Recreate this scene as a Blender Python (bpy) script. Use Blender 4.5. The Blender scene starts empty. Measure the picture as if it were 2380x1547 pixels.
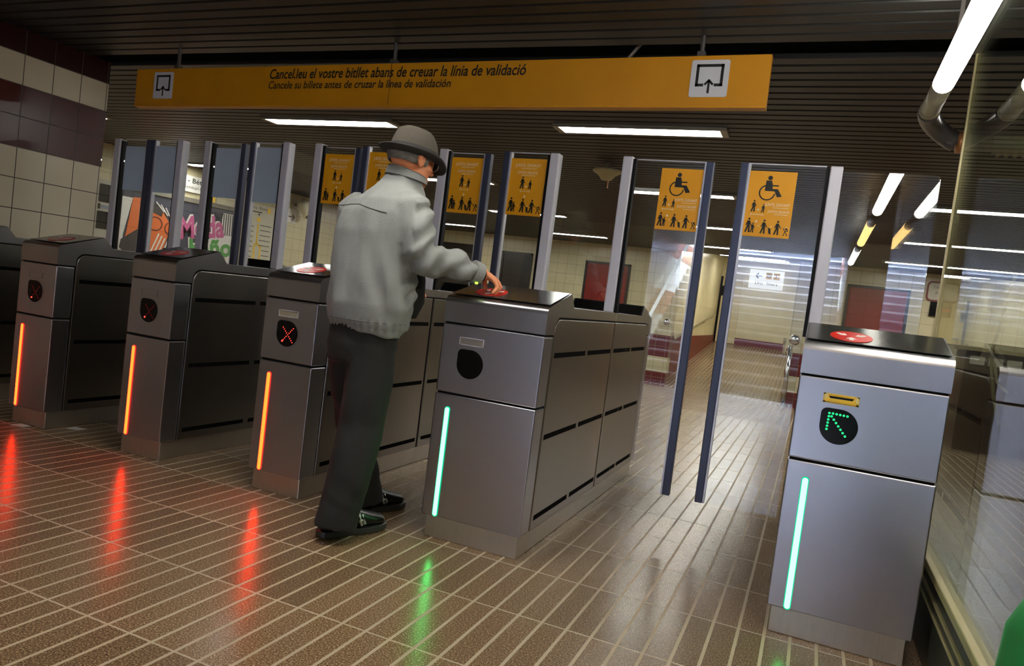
import bpy, bmesh, math, random
from mathutils import Vector, Matrix, noise
random.seed(4)
SC = bpy.context.scene
COL = SC.collection
PI = math.pi

# ------------------------------------------------------------------ materials
def nodes(name):
    m = bpy.data.materials.new(name); m.use_nodes = True
    nt = m.node_tree
    for n in list(nt.nodes): nt.nodes.remove(n)
    out = nt.nodes.new('ShaderNodeOutputMaterial')
    return m, nt, out
def N(nt, t, **kw):
    n = nt.nodes.new(t)
    for k, v in kw.items():
        if k in n.inputs.keys(): n.inputs[k].default_value = v
        else: setattr(n, k, v)
    return n
def math_n(nt, op, a, b=None, c=None):
    n = nt.nodes.new('ShaderNodeMath'); n.operation = op
    for i, v in enumerate((a, b, c)):
        if v is None: continue
        if isinstance(v, (int, float)): n.inputs[i].default_value = v
        else: nt.links.new(v, n.inputs[i])
    return n.outputs[0]
def mix_c(nt, fac, a, b):
    n = nt.nodes.new('ShaderNodeMix'); n.data_type = 'RGBA'
    for sock, v in ((n.inputs[0], fac), (n.inputs[6], a), (n.inputs[7], b)):
        if isinstance(v, (int, float)): sock.default_value = v
        elif isinstance(v, tuple): sock.default_value = (v[0], v[1], v[2], 1)
        else: nt.links.new(v, sock)
    return n.outputs[2]
def c4(c): return (c[0], c[1], c[2], 1)
def S(r, g, b):  # sRGB 0-255 to linear
    f = lambda v: (v/255/12.92) if v/255 <= .04045 else ((v/255+.055)/1.055)**2.4
    return (f(r), f(g), f(b))
def plain(name, col, rough=.5, metal=0., noise_amt=.0, noise_scale=20, bump=0., bscale=80, coat=0., stretch=None, spec=.5):
    m, nt, out = nodes(name)
    p = N(nt, 'ShaderNodeBsdfPrincipled'); p.inputs['Base Color'].default_value = c4(col)
    p.inputs['Roughness'].default_value = rough; p.inputs['Metallic'].default_value = metal; p.inputs['Specular IOR Level'].default_value = spec
    if coat: p.inputs['Coat Weight'].default_value = coat; p.inputs['Coat Roughness'].default_value = .1
    tc = N(nt, 'ShaderNodeTexCoord')
    vec = tc.outputs['Object']
    if stretch:
        mp = N(nt, 'ShaderNodeMapping'); mp.inputs['Scale'].default_value = stretch
        nt.links.new(vec, mp.inputs[0]); vec = mp.outputs[0]
    if noise_amt:
        t = N(nt, 'ShaderNodeTexNoise'); t.inputs['Scale'].default_value = noise_scale; t.inputs['Detail'].default_value = 4
        nt.links.new(vec, t.inputs['Vector'])
        lo = tuple(c*(1-noise_amt) for c in col); hi = tuple(min(1, c*(1+noise_amt)) for c in col)
        nt.links.new(mix_c(nt, t.outputs['Fac'], lo, hi), p.inputs['Base Color'])
        if metal > .3:
            r = math_n(nt, 'MULTIPLY_ADD', t.outputs['Fac'], .22, rough-.1)
            nt.links.new(r, p.inputs['Roughness'])
    if bump:
        t = N(nt, 'ShaderNodeTexNoise'); t.inputs['Scale'].default_value = bscale; t.inputs['Detail'].default_value = 3
        nt.links.new(vec, t.inputs['Vector'])
        b = N(nt, 'ShaderNodeBump'); b.inputs['Strength'].default_value = bump; b.inputs['Distance'].default_value = .01
        nt.links.new(t.outputs['Fac'], b.inputs['Height']); nt.links.new(b.outputs[0], p.inputs['Normal'])
    nt.links.new(p.outputs[0], out.inputs[0])
    return m
def glow(name, col, strength):
    m, nt, out = nodes(name)
    e = N(nt, 'ShaderNodeEmission'); e.inputs[0].default_value = c4(col); e.inputs[1].default_value = strength
    nt.links.new(e.outputs[0], out.inputs[0])
    return m
def glass(name, tint=(.93, .96, .95), ior=1.5, rough=0.0):
    m, nt, out = nodes(name)
    t = N(nt, 'ShaderNodeBsdfTransparent'); t.inputs[0].default_value = c4(tint)
    g = N(nt, 'ShaderNodeBsdfGlossy'); g.inputs['Roughness'].default_value = rough; g.inputs[0].default_value = (1, 1, 1, 1)
    fr = N(nt, 'ShaderNodeFresnel'); ge = N(nt, 'ShaderNodeNewGeometry')   # thin pane: no total internal reflection at its back face
    nt.links.new(math_n(nt, 'MULTIPLY_ADD', ge.outputs['Backfacing'], 1/ior-ior, ior), fr.inputs[0])
    mx = N(nt, 'ShaderNodeMixShader')
    nt.links.new(fr.outputs[0], mx.inputs[0]); nt.links.new(t.outputs[0], mx.inputs[1]); nt.links.new(g.outputs[0], mx.inputs[2])
    nt.links.new(mx.outputs[0], out.inputs[0])
    return m
def grid_line(nt, coord, pitch, off, w):
    f = math_n(nt, 'FRACT', math_n(nt, 'DIVIDE', math_n(nt, 'SUBTRACT', coord, off-w/2), pitch))
    return math_n(nt, 'LESS_THAN', f, w/pitch)
def tile_mat(name, axis, pu, ou, pv, ov, base, bands=(), grout=(.12, .11, .09), rough=.25, w=.006):
    """glazed wall tiles on a vertical wall, horizontal rows of another colour between given heights"""
    m, nt, out = nodes(name)
    tc = N(nt, 'ShaderNodeTexCoord'); sp = N(nt, 'ShaderNodeSeparateXYZ'); nt.links.new(tc.outputs['Object'], sp.inputs[0])
    u = sp.outputs[axis]; z = sp.outputs[2]
    col = base
    t = N(nt, 'ShaderNodeTexNoise'); t.inputs['Scale'].default_value = 3.; nt.links.new(tc.outputs['Object'], t.inputs['Vector'])
    col = mix_c(nt, t.outputs['Fac'], tuple(c*.86 for c in base), tuple(min(1, c*1.1) for c in base))
    for z0, z1, bc in bands:
        k = math_n(nt, 'MULTIPLY', math_n(nt, 'GREATER_THAN', z, z0), math_n(nt, 'LESS_THAN', z, z1))
        col = mix_c(nt, k, col, bc)
    g = math_n(nt, 'MAXIMUM', grid_line(nt, u, pu, ou, w), grid_line(nt, z, pv, ov, w))
    col = mix_c(nt, g, col, grout)
    p = N(nt, 'ShaderNodeBsdfPrincipled'); nt.links.new(col, p.inputs['Base Color'])
    nt.links.new(math_n(nt, 'MULTIPLY_ADD', g, .5, rough), p.inputs['Roughness'])
    b = N(nt, 'ShaderNodeBump'); b.inputs['Strength'].default_value = .4; b.inputs['Distance'].default_value = .003; b.invert = True
    nt.links.new(g, b.inputs['Height']); nt.links.new(b.outputs[0], p.inputs['Normal'])
    nt.links.new(p.outputs[0], out.inputs[0])
    return m
def floor_mat():
    m, nt, out = nodes('terrazzo_strip_tile')
    tc = N(nt, 'ShaderNodeTexCoord'); sp = N(nt, 'ShaderNodeSeparateXYZ'); nt.links.new(tc.outputs['Object'], sp.inputs[0])
    x, y = sp.outputs[0], sp.outputs[1]
    gx = grid_line(nt, x, .086, -.337, .011)
    gy = grid_line(nt, y, .41, -.035, .007)
    t = N(nt, 'ShaderNodeTexNoise'); t.inputs['Scale'].default_value = 190; t.inputs['Detail'].default_value = 2; t.inputs['Roughness'].default_value = .7
    nt.links.new(tc.outputs['Object'], t.inputs['Vector'])
    rp = N(nt, 'ShaderNodeValToRGB'); nt.links.new(t.outputs['Fac'], rp.inputs[0])
    e = rp.color_ramp.elements
    e[0].position = .33; e[0].color = c4(S(62, 47, 34)); e[1].position = .68; e[1].color = c4(S(200, 176, 140))
    x1 = rp.color_ramp.elements.new(.47); x1.color = c4(S(112, 88, 64)); x2 = rp.color_ramp.elements.new(.57); x2.color = c4(S(134, 107, 78))
    # each strip slightly different
    cx = math_n(nt, 'FLOOR', math_n(nt, 'DIVIDE', math_n(nt, 'SUBTRACT', x, -.337), .086))
    cy = math_n(nt, 'FLOOR', math_n(nt, 'DIVIDE', math_n(nt, 'SUBTRACT', y, -.035), .41))
    cb = N(nt, 'ShaderNodeCombineXYZ'); nt.links.new(math_n(nt, 'FLOOR', math_n(nt, 'DIVIDE', cx, 4.)), cb.inputs[0]); nt.links.new(cy, cb.inputs[1])
    wn = N(nt, 'ShaderNodeTexWhiteNoise'); nt.links.new(cb.outputs[0], wn.inputs['Vector'])
    v = math_n(nt, 'MULTIPLY_ADD', wn.outputs['Value'], .35, .82)
    hs = N(nt, 'ShaderNodeHueSaturation'); nt.links.new(rp.outputs[0], hs.inputs['Color']); nt.links.new(v, hs.inputs['Value'])
    g = math_n(nt, 'MAXIMUM', gx, gy)
    st = N(nt, 'ShaderNodeTexNoise'); st.inputs['Scale'].default_value = 1.3; st.inputs['Detail'].default_value = 5
    nt.links.new(tc.outputs['Object'], st.inputs['Vector'])
    gc = mix_c(nt, st.outputs['Fac'], S(128, 112, 92), S(206, 186, 156))
    col = mix_c(nt, g, hs.outputs[0], gc)
    p = N(nt, 'ShaderNodeBsdfPrincipled'); nt.links.new(col, p.inputs['Base Color'])
    r = math_n(nt, 'MULTIPLY_ADD', st.outputs['Fac'], .10, .18)
    nt.links.new(math_n(nt, 'MULTIPLY_ADD', g, .35, r), p.inputs['Roughness'])
    p.inputs['IOR'].default_value = 1.55
    b = N(nt, 'ShaderNodeBump'); b.inputs['Strength'].default_value = .6; b.inputs['Distance'].default_value = .004; b.invert = True
    nt.links.new(g, b.inputs['Height'])
    nt.links.new(b.outputs[0], p.inputs['Normal'])
    nt.links.new(p.outputs[0], out.inputs[0])
    return m
def steel(name, col, rough, stretch, amt=.12):
    m, nt, out = nodes(name)
    tc = N(nt, 'ShaderNodeTexCoord'); mp = N(nt, 'ShaderNodeMapping'); mp.inputs['Scale'].default_value = stretch
    nt.links.new(tc.outputs['Object'], mp.inputs[0])
    t = N(nt, 'ShaderNodeTexNoise'); t.inputs['Scale'].default_value = 9; t.inputs['Detail'].default_value = 6; t.inputs['Roughness'].default_value = .65
    nt.links.new(mp.outputs[0], t.inputs['Vector'])
    sm = N(nt, 'ShaderNodeTexNoise'); sm.inputs['Scale'].default_value = 4.5; sm.inputs['Detail'].default_value = 3
    nt.links.new(tc.outputs['Object'], sm.inputs['Vector'])
    p = N(nt, 'ShaderNodeBsdfPrincipled'); p.inputs['Metallic'].default_value = 1.
    nt.links.new(mix_c(nt, t.outputs['Fac'], tuple(c*(1-amt) for c in col), tuple(min(1, c*(1+amt)) for c in col)), p.inputs['Base Color'])
    r = math_n(nt, 'MULTIPLY_ADD', sm.outputs['Fac'], .008, rough-.004)
    nt.links.new(r, p.inputs['Roughness'])
    nt.links.new(p.outputs[0], out.inputs[0])
    return m
M = {}
M['steel'] = steel('brushed_steel_daylit', (.455, .45, .49), .30, (1, 1, 14), .02)  # blue daylight falling on the fronts is put into this colour
M['steel_side'] = steel('brushed_steel_shaded', (.32, .30, .275), .28, (1, 14, 1), .012)  # same steel, shade of the sides put into a darker colour
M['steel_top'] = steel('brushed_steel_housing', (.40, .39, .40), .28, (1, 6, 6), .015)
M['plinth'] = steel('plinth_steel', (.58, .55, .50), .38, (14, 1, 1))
M['core'] = plain('cabinet_shadow_gap', (.008, .008, .008), .6, spec=.1)
M['black'] = plain('black_plastic', (.004, .004, .0045), .18, noise_amt=.2, spec=.22)
M['black_matt'] = plain('black_matt', (.004, .004, .004), .8, spec=.05)
M['topglass'] = plain('reader_dark_glass', (.030, .029, .025), .16, noise_amt=.25, noise_scale=12)
M['disc'] = plain('validator_red', S(205, 32, 24), .3, noise_amt=.1)
M['white'] = plain('white_print', S(225, 222, 215), .5, noise_amt=.05)
M['dull_white'] = plain('dull_white_print', S(205, 200, 180), .6, noise_amt=.05)
M['slot_gray'] = plain('slot_cover_gray', S(120, 112, 104), .5, noise_amt=.1)
M['slot_beige'] = plain('slot_cover_beige', S(150, 140, 118), .5, noise_amt=.1)
M['slot_yellow'] = plain('slot_yellow', S(255, 205, 50), .35, noise_amt=.08)
M['slot_pale'] = plain('slot_pale_yellow', S(240, 220, 140), .4, noise_amt=.05)
M['red_bar'] = glow('red_light_bar', (.9, .022, .018), 1.2)  # rim glow stands for the halo around the red core
M['red_core'] = glow('red_light_core', (1., .019, .0022), 17.)
M['green_bar'] = glow('green_light_bar', (.0, .46, .19), 1.)  # rim glow stands for the halo around the green core
M['green_core'] = glow('green_light_core', (.070, 1., .17), 6.5)
M['red_led'] = glow('red_led', (1., .03, .02), 3.)
M['dim_led'] = glow('dim_red_led', (1., .03, .02), .10)
M['green_led'] = glow('green_led', (.02, .62, .20), 1.)
M['post'] = plain('silver_anodised_post', S(208, 206, 218), .42, .10, noise_amt=.04, stretch=(20, 20, 1))
M['post_dark'] = plain('black_gasket', (.006, .006, .008), .5, spec=.15)
M['navy'] = plain('navy_edge_profile', S(62, 68, 92), .35, .2, noise_amt=.06)
M['trim_light'] = plain('pale_edge_strip', S(206, 206, 216), .35, .3, noise_amt=.04)
M['glass'] = glass('clear_gate_glass', (.95, .97, .97), 1.62)
M['booth_glass'] = glass('booth_glass', (.86, .90, .87), 1.55)
def film(name, col):
    m, nt, out = nodes(name)
    tc = N(nt, 'ShaderNodeTexCoord'); t = N(nt, 'ShaderNodeTexNoise'); t.inputs['Scale'].default_value = 3; nt.links.new(tc.outputs['Object'], t.inputs['Vector'])
    c = mix_c(nt, t.outputs['Fac'], tuple(v*.93 for v in col), tuple(min(1, v*1.05) for v in col))
    a = N(nt, 'ShaderNodeBsdfDiffuse'); b = N(nt, 'ShaderNodeBsdfTranslucent'); nt.links.new(c, a.inputs[0]); nt.links.new(c, b.inputs[0])
    mx = N(nt, 'ShaderNodeMixShader'); mx.inputs[0].default_value = .5
    nt.links.new(a.outputs[0], mx.inputs[1]); nt.links.new(b.outputs[0], mx.inputs[2]); nt.links.new(mx.outputs[0], out.inputs[0]); return m
M['sticker_back'] = film('gray_sticker_back', S(196, 206, 220))
M['orange'] = plain('orange_notice', S(240, 166, 10), .45, noise_amt=.06, noise_scale=4)
M['print_black'] = plain('black_print', (.012, .011, .010), .5)
M['print_white'] = plain('white_lettering', S(245, 225, 190), .5)
M['sign'] = plain('ochre_sign_panel', S(204, 138, 10), .42, noise_amt=.10, noise_scale=5)
M['plaque'] = plain('pale_plaque', S(205, 205, 212), .45, noise_amt=.05)
M['slat'] = plain('dark_ceiling_slat', (.016, .0162, .0165), .42, 0., spec=.3, noise_amt=.12, noise_scale=2, stretch=(.3, 6, 1))
M['plenum'] = plain('plenum_black', (.002, .002, .002), .9)
M['lamp'] = glow('fluorescent_panel', (1., .97, .88), 22.)
M['lamp_dim'] = glow('added_strip_panel', (1., .97, .88), 1.)
M['lampf'] = plain('lamp_frame', S(150, 145, 130), .4, .3)
M['tube'] = glow('fluorescent_tube', (1., .96, .84), 20.)
M['tube_warm'] = glow('warm_tube', (1., .62, .22), 9.)
M['tube_end'] = plain('tube_end_cover', S(176, 170, 142), .3)
M['pipe'] = plain('gray_pipe', S(92, 88, 86), .3, .3, noise_amt=.08)
M['pipe_pale'] = plain('pale_pipe', S(178, 172, 140), .35, noise_amt=.06)
M['copper'] = plain('copper_ring', S(190, 130, 80), .35, .5)
M['wood_red'] = S(46, 8, 10)
M['cream_trim'] = plain('cream_metal_trim', S(186, 172, 128), .4, .2, noise_amt=.08)
M['dark_panel'] = plain('dark_green_gray_panel', S(48, 50, 46), .35, noise_amt=.1)
M['jacket'] = plain('gray_jacket_cloth', S(140, 142, 140), .75, noise_amt=.05, noise_scale=10, bump=.25, bscale=320)
M['seam'] = plain('jacket_seam', S(96, 97, 96), .8)
M['trouser'] = plain('charcoal_trouser_cloth', S(31, 30, 30), .85, noise_amt=.15, noise_scale=8, bump=.25, bscale=400)
M['sweater'] = plain('black_sweater', S(18, 18, 20), .9, noise_amt=.2)
M['skin'] = plain('skin', S(222, 142, 98), .5, noise_amt=.10, noise_scale=30, bump=.15, bscale=180)
M['hair'] = plain('gray_hair', S(112, 108, 102), .7, noise_amt=.55, noise_scale=60, bump=.6, bscale=200)
M['hat'] = plain('gray_felt', S(82, 76, 67), .95, noise_amt=.10, noise_scale=150, bump=.3, bscale=500)
M['hatband'] = plain('dark_hat_band', S(40, 38, 38), .85, noise_amt=.1)
M['brim'] = plain('dark_felt_brim', S(48, 45, 42), .95, noise_amt=.1, noise_scale=120)
M['shoe'] = plain('black_leather', S(20, 20, 20), .28, noise_amt=.2, bump=.1, bscale=60)
M['sole'] = plain('dark_rubber_sole', S(52, 54, 54), .25, noise_amt=.1)
M['silver'] = plain('silver_leather', S(190, 196, 190), .3, .4, noise_amt=.3, noise_scale=60)
M['chrome'] = plain('chrome', (.75, .75, .73), .16, 1., noise_amt=.04)
M['cream'] = plain('cream_paint', S(214, 200, 152), .5, noise_amt=.06, noise_scale=2)
M['red_paint'] = plain('dark_red_skirting', S(112, 30, 24), .4, noise_amt=.1)
M['poster_red'] = plain('dark_red_poster', S(120, 20, 14), .3, noise_amt=.35, noise_scale=1.2)
M['poster_dark'] = plain('near_black_poster', S(30, 24, 22), .3, noise_amt=.2)
M['green'] = plain('bright_green_plastic', S(40, 170, 90), .5, noise_amt=.05)
M['paper'] = plain('paper_scrap', S(205, 205, 200), .8, noise_amt=.05)
M['pale_frame'] = plain('pale_gray_cabinet', S(176, 170, 156), .5, noise_amt=.05)
M['step'] = plain('pale_concrete_step', S(190, 190, 196), .6, noise_amt=.1)
M['riser'] = plain('dark_step_riser', S(128, 132, 146), .6, noise_amt=.1)
M['nosing'] = plain('bright_step_nosing', S(235, 235, 238), .3, noise_amt=.03)

# ------------------------------------------------------------------ mesh helpers
class MB:
    def __init__(s): s.v = []; s.f = []
    def add(s, vs, fs):
        o = len(s.v); s.v += [tuple(v) for v in vs]; s.f += [tuple(i+o for i in f) for f in fs]; return s
    def box(s, a, b):
        x0, y0, z0 = a; x1, y1, z1 = b
        return s.add([(x0,y0,z0),(x1,y0,z0),(x1,y1,z0),(x0,y1,z0),(x0,y0,z1),(x1,y0,z1),(x1,y1,z1),(x0,y1,z1)],
                     [(0,3,2,1),(4,5,6,7),(0,1,5,4),(1,2,6,5),(2,3,7,6),(3,0,4,7)])
    def prism(s, poly, fn, w0, w1):
        """polygon (u,v) extruded from w0 to w1 through fn(u,v,w)"""
        n = len(poly)
        vs = [fn(u, v, w0) for u, v in poly]+[fn(u, v, w1) for u, v in poly]
        fs = [tuple(range(n)), tuple(range(2*n-1, n-1, -1))]+[(i, (i+1) % n+0, (i+1) % n+n, i+n)[::-1] for i in range(n)]
        return s.add(vs, fs)
    def loft(s, rings, caps=True):
        n = len(rings[0]); o = len(s.v)
        for r in rings: s.v += [tuple(p) for p in r]
        for k in range(len(rings)-1):
            for i in range(n):
                j = (i+1) % n
                s.f.append((o+k*n+i, o+k*n+j, o+(k+1)*n+j, o+(k+1)*n+i))
        if caps:
            s.f.append(tuple(o+i for i in range(n))[::-1]); s.f.append(tuple(o+(len(rings)-1)*n+i for i in range(n)))
        return s
    def tube(s, pts, rad, n=12, caps=True):
        pts = [Vector(p) for p in pts]
        if isinstance(rad, (int, float)): rad = [rad]*len(pts)
        rings = []; up = None
        for i, p in enumerate(pts):
            if i == 0: t = pts[1]-p
            elif i == len(pts)-1: t = p-pts[-2]
            else: t = (pts[i+1]-p).normalized()+(p-pts[i-1]).normalized()
            t.normalize()
            if up is None:
                up = Vector((0, 0, 1)) if abs(t.z) < .9 else Vector((1, 0, 0))
            a = t.cross(up)
            if a.length < 1e-4: a = t.orthogonal()
            a.normalize(); b = a.cross(t).normalized(); up = b
            rings.append([p+(a*math.cos(2*PI*k/n)+b*math.sin(2*PI*k/n))*rad[i] for k in range(n)])
        return s.loft(rings, caps)
    def ball(s, c, r, n=16, m=10, axes=None):
        """ellipsoid; r = (rx,ry,rz) along axes"""
        if isinstance(r, (int, float)): r = (r, r, r)
        A = axes or (Vector((1,0,0)), Vector((0,1,0)), Vector((0,0,1)))
        c = Vector(c); rings = []
        for k in range(m+1):
            ph = -PI/2+PI*k/m; ph = max(-PI/2+.05, min(PI/2-.05, ph))
            rings.append([c+A[0]*r[0]*math.cos(ph)*math.cos(2*PI*i/n)+A[1]*r[1]*math.cos(ph)*math.sin(2*PI*i/n)+A[2]*r[2]*math.sin(ph) for i in range(n)])
        return s.loft(rings)
    def mesh(s, name):
        me = bpy.data.meshes.new(name); me.from_pydata(s.v, [], s.f); me.update()
        bm = bmesh.new(); bm.from_mesh(me); bmesh.ops.recalc_face_normals(bm, faces=bm.faces); bm.to_mesh(me); bm.free()
        return me
    def build(s, name, mat, parent=None, bevel=0., seg=2, smooth=False, angle=40):
        me = s.mesh(name); me.materials.append(M[mat] if isinstance(mat, str) else mat)
        o = bpy.data.objects.new(name, me); COL.objects.link(o)
        if parent: o.parent = parent
        if smooth:
            for p in me.polygons: p.use_smooth = True
        if bevel:
            md = o.modifiers.new('bevel', 'BEVEL'); md.width = bevel; md.segments = seg; md.limit_method = 'ANGLE'; md.angle_limit = math.radians(angle)
        return o
def thing(name, label, cat, loc=(0, 0, 0), rot=(0, 0, 0), group=None):
    o = bpy.data.objects.new(name, None); COL.objects.link(o); o.empty_display_size = .1
    o.location = loc; o.rotation_euler = rot
    return tag(o, label, cat, group)
def tag(o, label, cat, group=None):
    o['label'] = label; o['category'] = cat
    if group: o['group'] = group
    return o
def struct(o):
    o['kind'] = 'structure'; return o
FRONT = lambda x0, y0, z0: (lambda u, v, w: (x0+u, y0-w, z0+v))     # a flat thing facing the viewer side (-Y)
LEFTW = lambda x0: (lambda u, v, w: (x0+w, u, v))                     # a flat thing on the left wall, facing +X
def rect(u0, v0, u1, v1): return [(u0, v0), (u1, v0), (u1, v1), (u0, v1)]
def rrect(u0, v0, u1, v1, r, n=5):
    P = []
    for cx, cy, a in ((u1-r, v0+r, -PI/2), (u1-r, v1-r, 0), (u0+r, v1-r, PI/2), (u0+r, v0+r, PI)):
        for k in range(n+1): P.append((cx+r*math.cos(a+PI/2*k/n), cy+r*math.sin(a+PI/2*k/n)))
    return P
def circ(u, v, r, n=20, ry=None): return [(u+r*math.cos(2*PI*k/n), v+(ry or r)*math.sin(2*PI*k/n)) for k in range(n)]
def stroke(p, q, w):
    (a, b), (c, d) = p, q; l = math.hypot(c-a, d-b) or 1; nx, ny = -(d-b)/l*w/2, (c-a)/l*w/2
    return [(a+nx, b+ny), (a-nx, b-ny), (c-nx, d-ny), (c+nx, d+ny)]
_tm = {}
def text_polys(txt, height, shear=0., bold=0.):
    """letters as a mesh in the u,v plane, scaled so a capital is `height` tall"""
    cu = bpy.data.curves.new('lettering', 'FONT'); cu.body = txt; cu.size = 1.; cu.shear = shear; cu.offset = bold; cu.resolution_u = 3
    ob = bpy.data.objects.new('lettering', cu); COL.objects.link(ob)
    dg = bpy.context.evaluated_depsgraph_get(); dg.update()
    me = bpy.data.meshes.new_from_object(ob.evaluated_get(dg))
    vs = [(v.co.x, v.co.y) for v in me.vertices]; fs = [tuple(p.vertices) for p in me.polygons]
    bpy.data.objects.remove(ob); bpy.data.curves.remove(cu); bpy.data.meshes.remove(me)
    return vs, fs
def put_text(mb, txt, fn, u, v, h, width=None, shear=0., bold=0., w=.0015, align='l', rot=0.):
    vs, fs = text_polys(txt, h, shear, bold)
    x0 = min(a for a, b in vs); x1 = max(a for a, b in vs)
    sy = h/.70; sx = (width/(x1-x0)) if width else sy
    off = {'l': 0, 'c': -(x1-x0)*sx/2, 'r': -(x1-x0)*sx}[align]
    cr, sr = math.cos(rot), math.sin(rot)
    P = [((a-x0)*sx+off, b*sy) for a, b in vs]
    mb.add([fn(u+a*cr-b*sr, v+a*sr+b*cr, w) for a, b in P], fs)

# ------------------------------------------------------------------ setting
def flat(name, quads, mat):
    mb = MB()
    for q in quads: mb.add(q, [(0, 1, 2, 3)])
    o = mb.build(name, mat); return struct(o)
fm = floor_mat()
XL, XR = -9.4, 6.0
flo = MB()
sect = [(-7.1, 0), (6.0, 0), (13.0, -.45), (21.5, .45), (22.5, .5)]
for (ya, za), (yb, zb) in zip(sect[:-1], sect[1:]):
    flo.add([(XL, ya, za), (XR, ya, za), (XR, yb, zb), (XL, yb, zb)], [(0, 1, 2, 3)])
struct(flo.build('floor', fm))

ce = MB()
y = 1.12
while y > -9.5:
    ce.box((-9.4, y-.098, 2.5), (6, y, 2.53)); y -= .112
y = 1.335
while y < 13.0:
    ce.box((-9.4, y+.008, 2.5), (6, y+.108, 2.53)); y += .1208
struct(ce.build('ceiling', 'slat', bevel=.006, seg=1))
pl = MB().box((-9.4, -9.5, 2.75), (6, 13.2, 2.8)); pl = pl.build('ceiling_plenum', 'plenum'); struct(pl)

cream = S(206, 196, 160); dred = S(68, 14, 17); dbrown = S(44, 17, 16)
wl = MB().box((XL, -7.1, 0), (-5.3, 1.28, 2.5))
struct(wl.build('wall_left', tile_mat('left_wall_tiles', 1, .2125, .84, .2155, 1.688, S(200, 190, 168),
       bands=[(1.69, 2.121, dred), (2.335, 2.6, dbrown)], grout=S(60, 52, 44))))
wf = MB().box((XL-.2, 1.28, -.6), (XL, 13.0, 2.75))
struct(wf.build('wall_far_left', tile_mat('hall_left_tiles', 1, .22, 4.3, .22, .12, cream, bands=[(.22, .66, S(110, 28, 26)), (-.6, 0., S(110, 28, 26))], grout=S(150, 138, 108))))
bands = [(.18, .655, S(104, 30, 30)), (-.6, -.15, S(104, 30, 30))]
tb = tile_mat('back_wall_tiles', 0, .225, -4.9, .225, .18, cream, bands=bands, grout=S(140, 128, 98))
wb = MB().box((XL, 13.0, -.7), (-2.80, 13.3, 2.75)).box((-.42, 13.0, -.7), (XR, 13.3, 2.75)).box((-2.8, 13.0, 2.56), (-.42, 13.3, 3.3))
struct(wb.build('wall_back', tb))
wr = MB().box((XR, -7.1, -.7), (XR+.2, 13.0, 2.75)); struct(wr.build('wall_right', tile_mat('right_wall_tiles', 1, .22, 0, .22, .12, cream, grout=S(140, 128, 98))))
# corridor behind the back wall
co = MB().box((-3.35, 13.3, -.7), (-2.95, 22.4, 3.4)).box((-.42, 13.3, -.7), (-.2, 22.4, 3.4)).box((-3.35, 21.5, 0), (-.2, 21.7, 3.4))
struct(co.build('wall_corridor', tile_mat('corridor_tiles', 1, .45, 0, .45, .1, S(226, 216, 176), grout=S(170, 158, 124))))
cc = MB().add([(-3.4, 13.3, 2.62), (-.2, 13.3, 2.62), (-.2, 22, 3.25), (-3.4, 22, 3.25)], [(0, 1, 2, 3)]); struct(cc.build('ceiling_corridor', 'slat'))
sk = MB().box((-2.95, 21.46, .40), (-.42, 21.5, .66)); struct(sk.build('baseboard_back', 'red_paint'))
sk2 = MB()
sk2.add([(-2.95, 13.35, -.42), (-2.93, 13.35, -.42), (-2.93, 13.35, .62), (-2.95, 13.35, .62), (-2.95, 21.46, .42), (-2.93, 21.46, .42), (-2.93, 21.46, .66), (-2.95, 21.46, .66)],
        [(0,1,2,3),(4,7,6,5),(1,5,6,2),(3,2,6,7)])
struct(sk2.build('baseboard_left', 'red_paint'))
dr = thing('door_1', 'cream flush door with dark edge at the far end of the corridor', 'door', (-2.90, 21.44, .46)); struct(dr)
MB().box((.02, 0, 0), (.62, .05, 2.1)).build('door_panel', 'cream', dr)
MB().box((-.05, -.01, 0), (.02, .05, 2.12)).build('door_frame', 'black', dr)
MB().box((.02, -.02, 1.5), (.14, 0, 1.82)).build('door_closer', 'black', dr)
MB().tube([(.12, -.05, 1.0), (.26, -.05, 1.0)], .014).tube([(.12, -.05, .85), (.12, -.05, 1.02)], .012).build('door_handle', 'black', dr)

# staircase and its daylit shaft behind the viewer
SX0, SX1 = -2.6, .36
st = MB(); no = MB(); ri = MB()
for i in range(24):
    y1 = -7.1-.3*i; z1 = .165*(i+1)
    st.box((SX0, y1-.3, z1-.03), (SX1, y1, z1)); ri.box((SX0, y1-.3, z1-.165), (SX1, y1-.02, z1-.03)); no.box((SX0, y1-.05, z1-.03), (SX1, y1+.008, z1+.004))
sto = struct(st.build('trim_stair_treads', 'step')); struct(ri.build('trim_stair_risers', 'riser')); struct(no.build('trim_stair_nosings', 'nosing'))
we = MB().box((XL, -7.3, 0), (SX0, -7.1, 2.75)).box((SX1, -7.3, 0), (XR, -7.1, 2.75))
struct(we.build('wall_front', tile_mat('stair_wall_tiles', 0, .22, 0, .22, .12, cream, bands=[(.66, 1.1, dred)], grout=S(140, 128, 98))))
ws = MB().box((SX0-.2, -14.6, 0), (SX0, -7.3, 5.5)).box((SX1, -14.6, 0), (SX1+.2, -7.3, 5.5))
struct(ws.build('wall_stairwell', tile_mat('stairwell_tiles', 1, .22, 0, .22, .12, S(214, 210, 200), bands=[(1.1, 1.55, S(150, 90, 70)), (2.2, 2.6, S(150, 90, 70))], grout=S(140, 128, 98))))
rl = thing('stair_handrail', 'steel handrail, brightness put in as glow, climbing the stairwell wall', 'handrail', (SX0+.08, -7.1, 0))
MB().tube([(0, 0, .95), (0, -5.4, .95+5.4*.55)], .028).build('rail', glow('rail_glow', (.75, .88, 1.), 3.), rl)  # rail's brightness is put in as its own glow
br = MB()
for k in range(4): br.tube([(-.08, -.4-1.5*k, .95+(.4+1.5*k)*.55-.05), (0, -.4-1.5*k, .95+(.4+1.5*k)*.55)], .012, 8)
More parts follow.
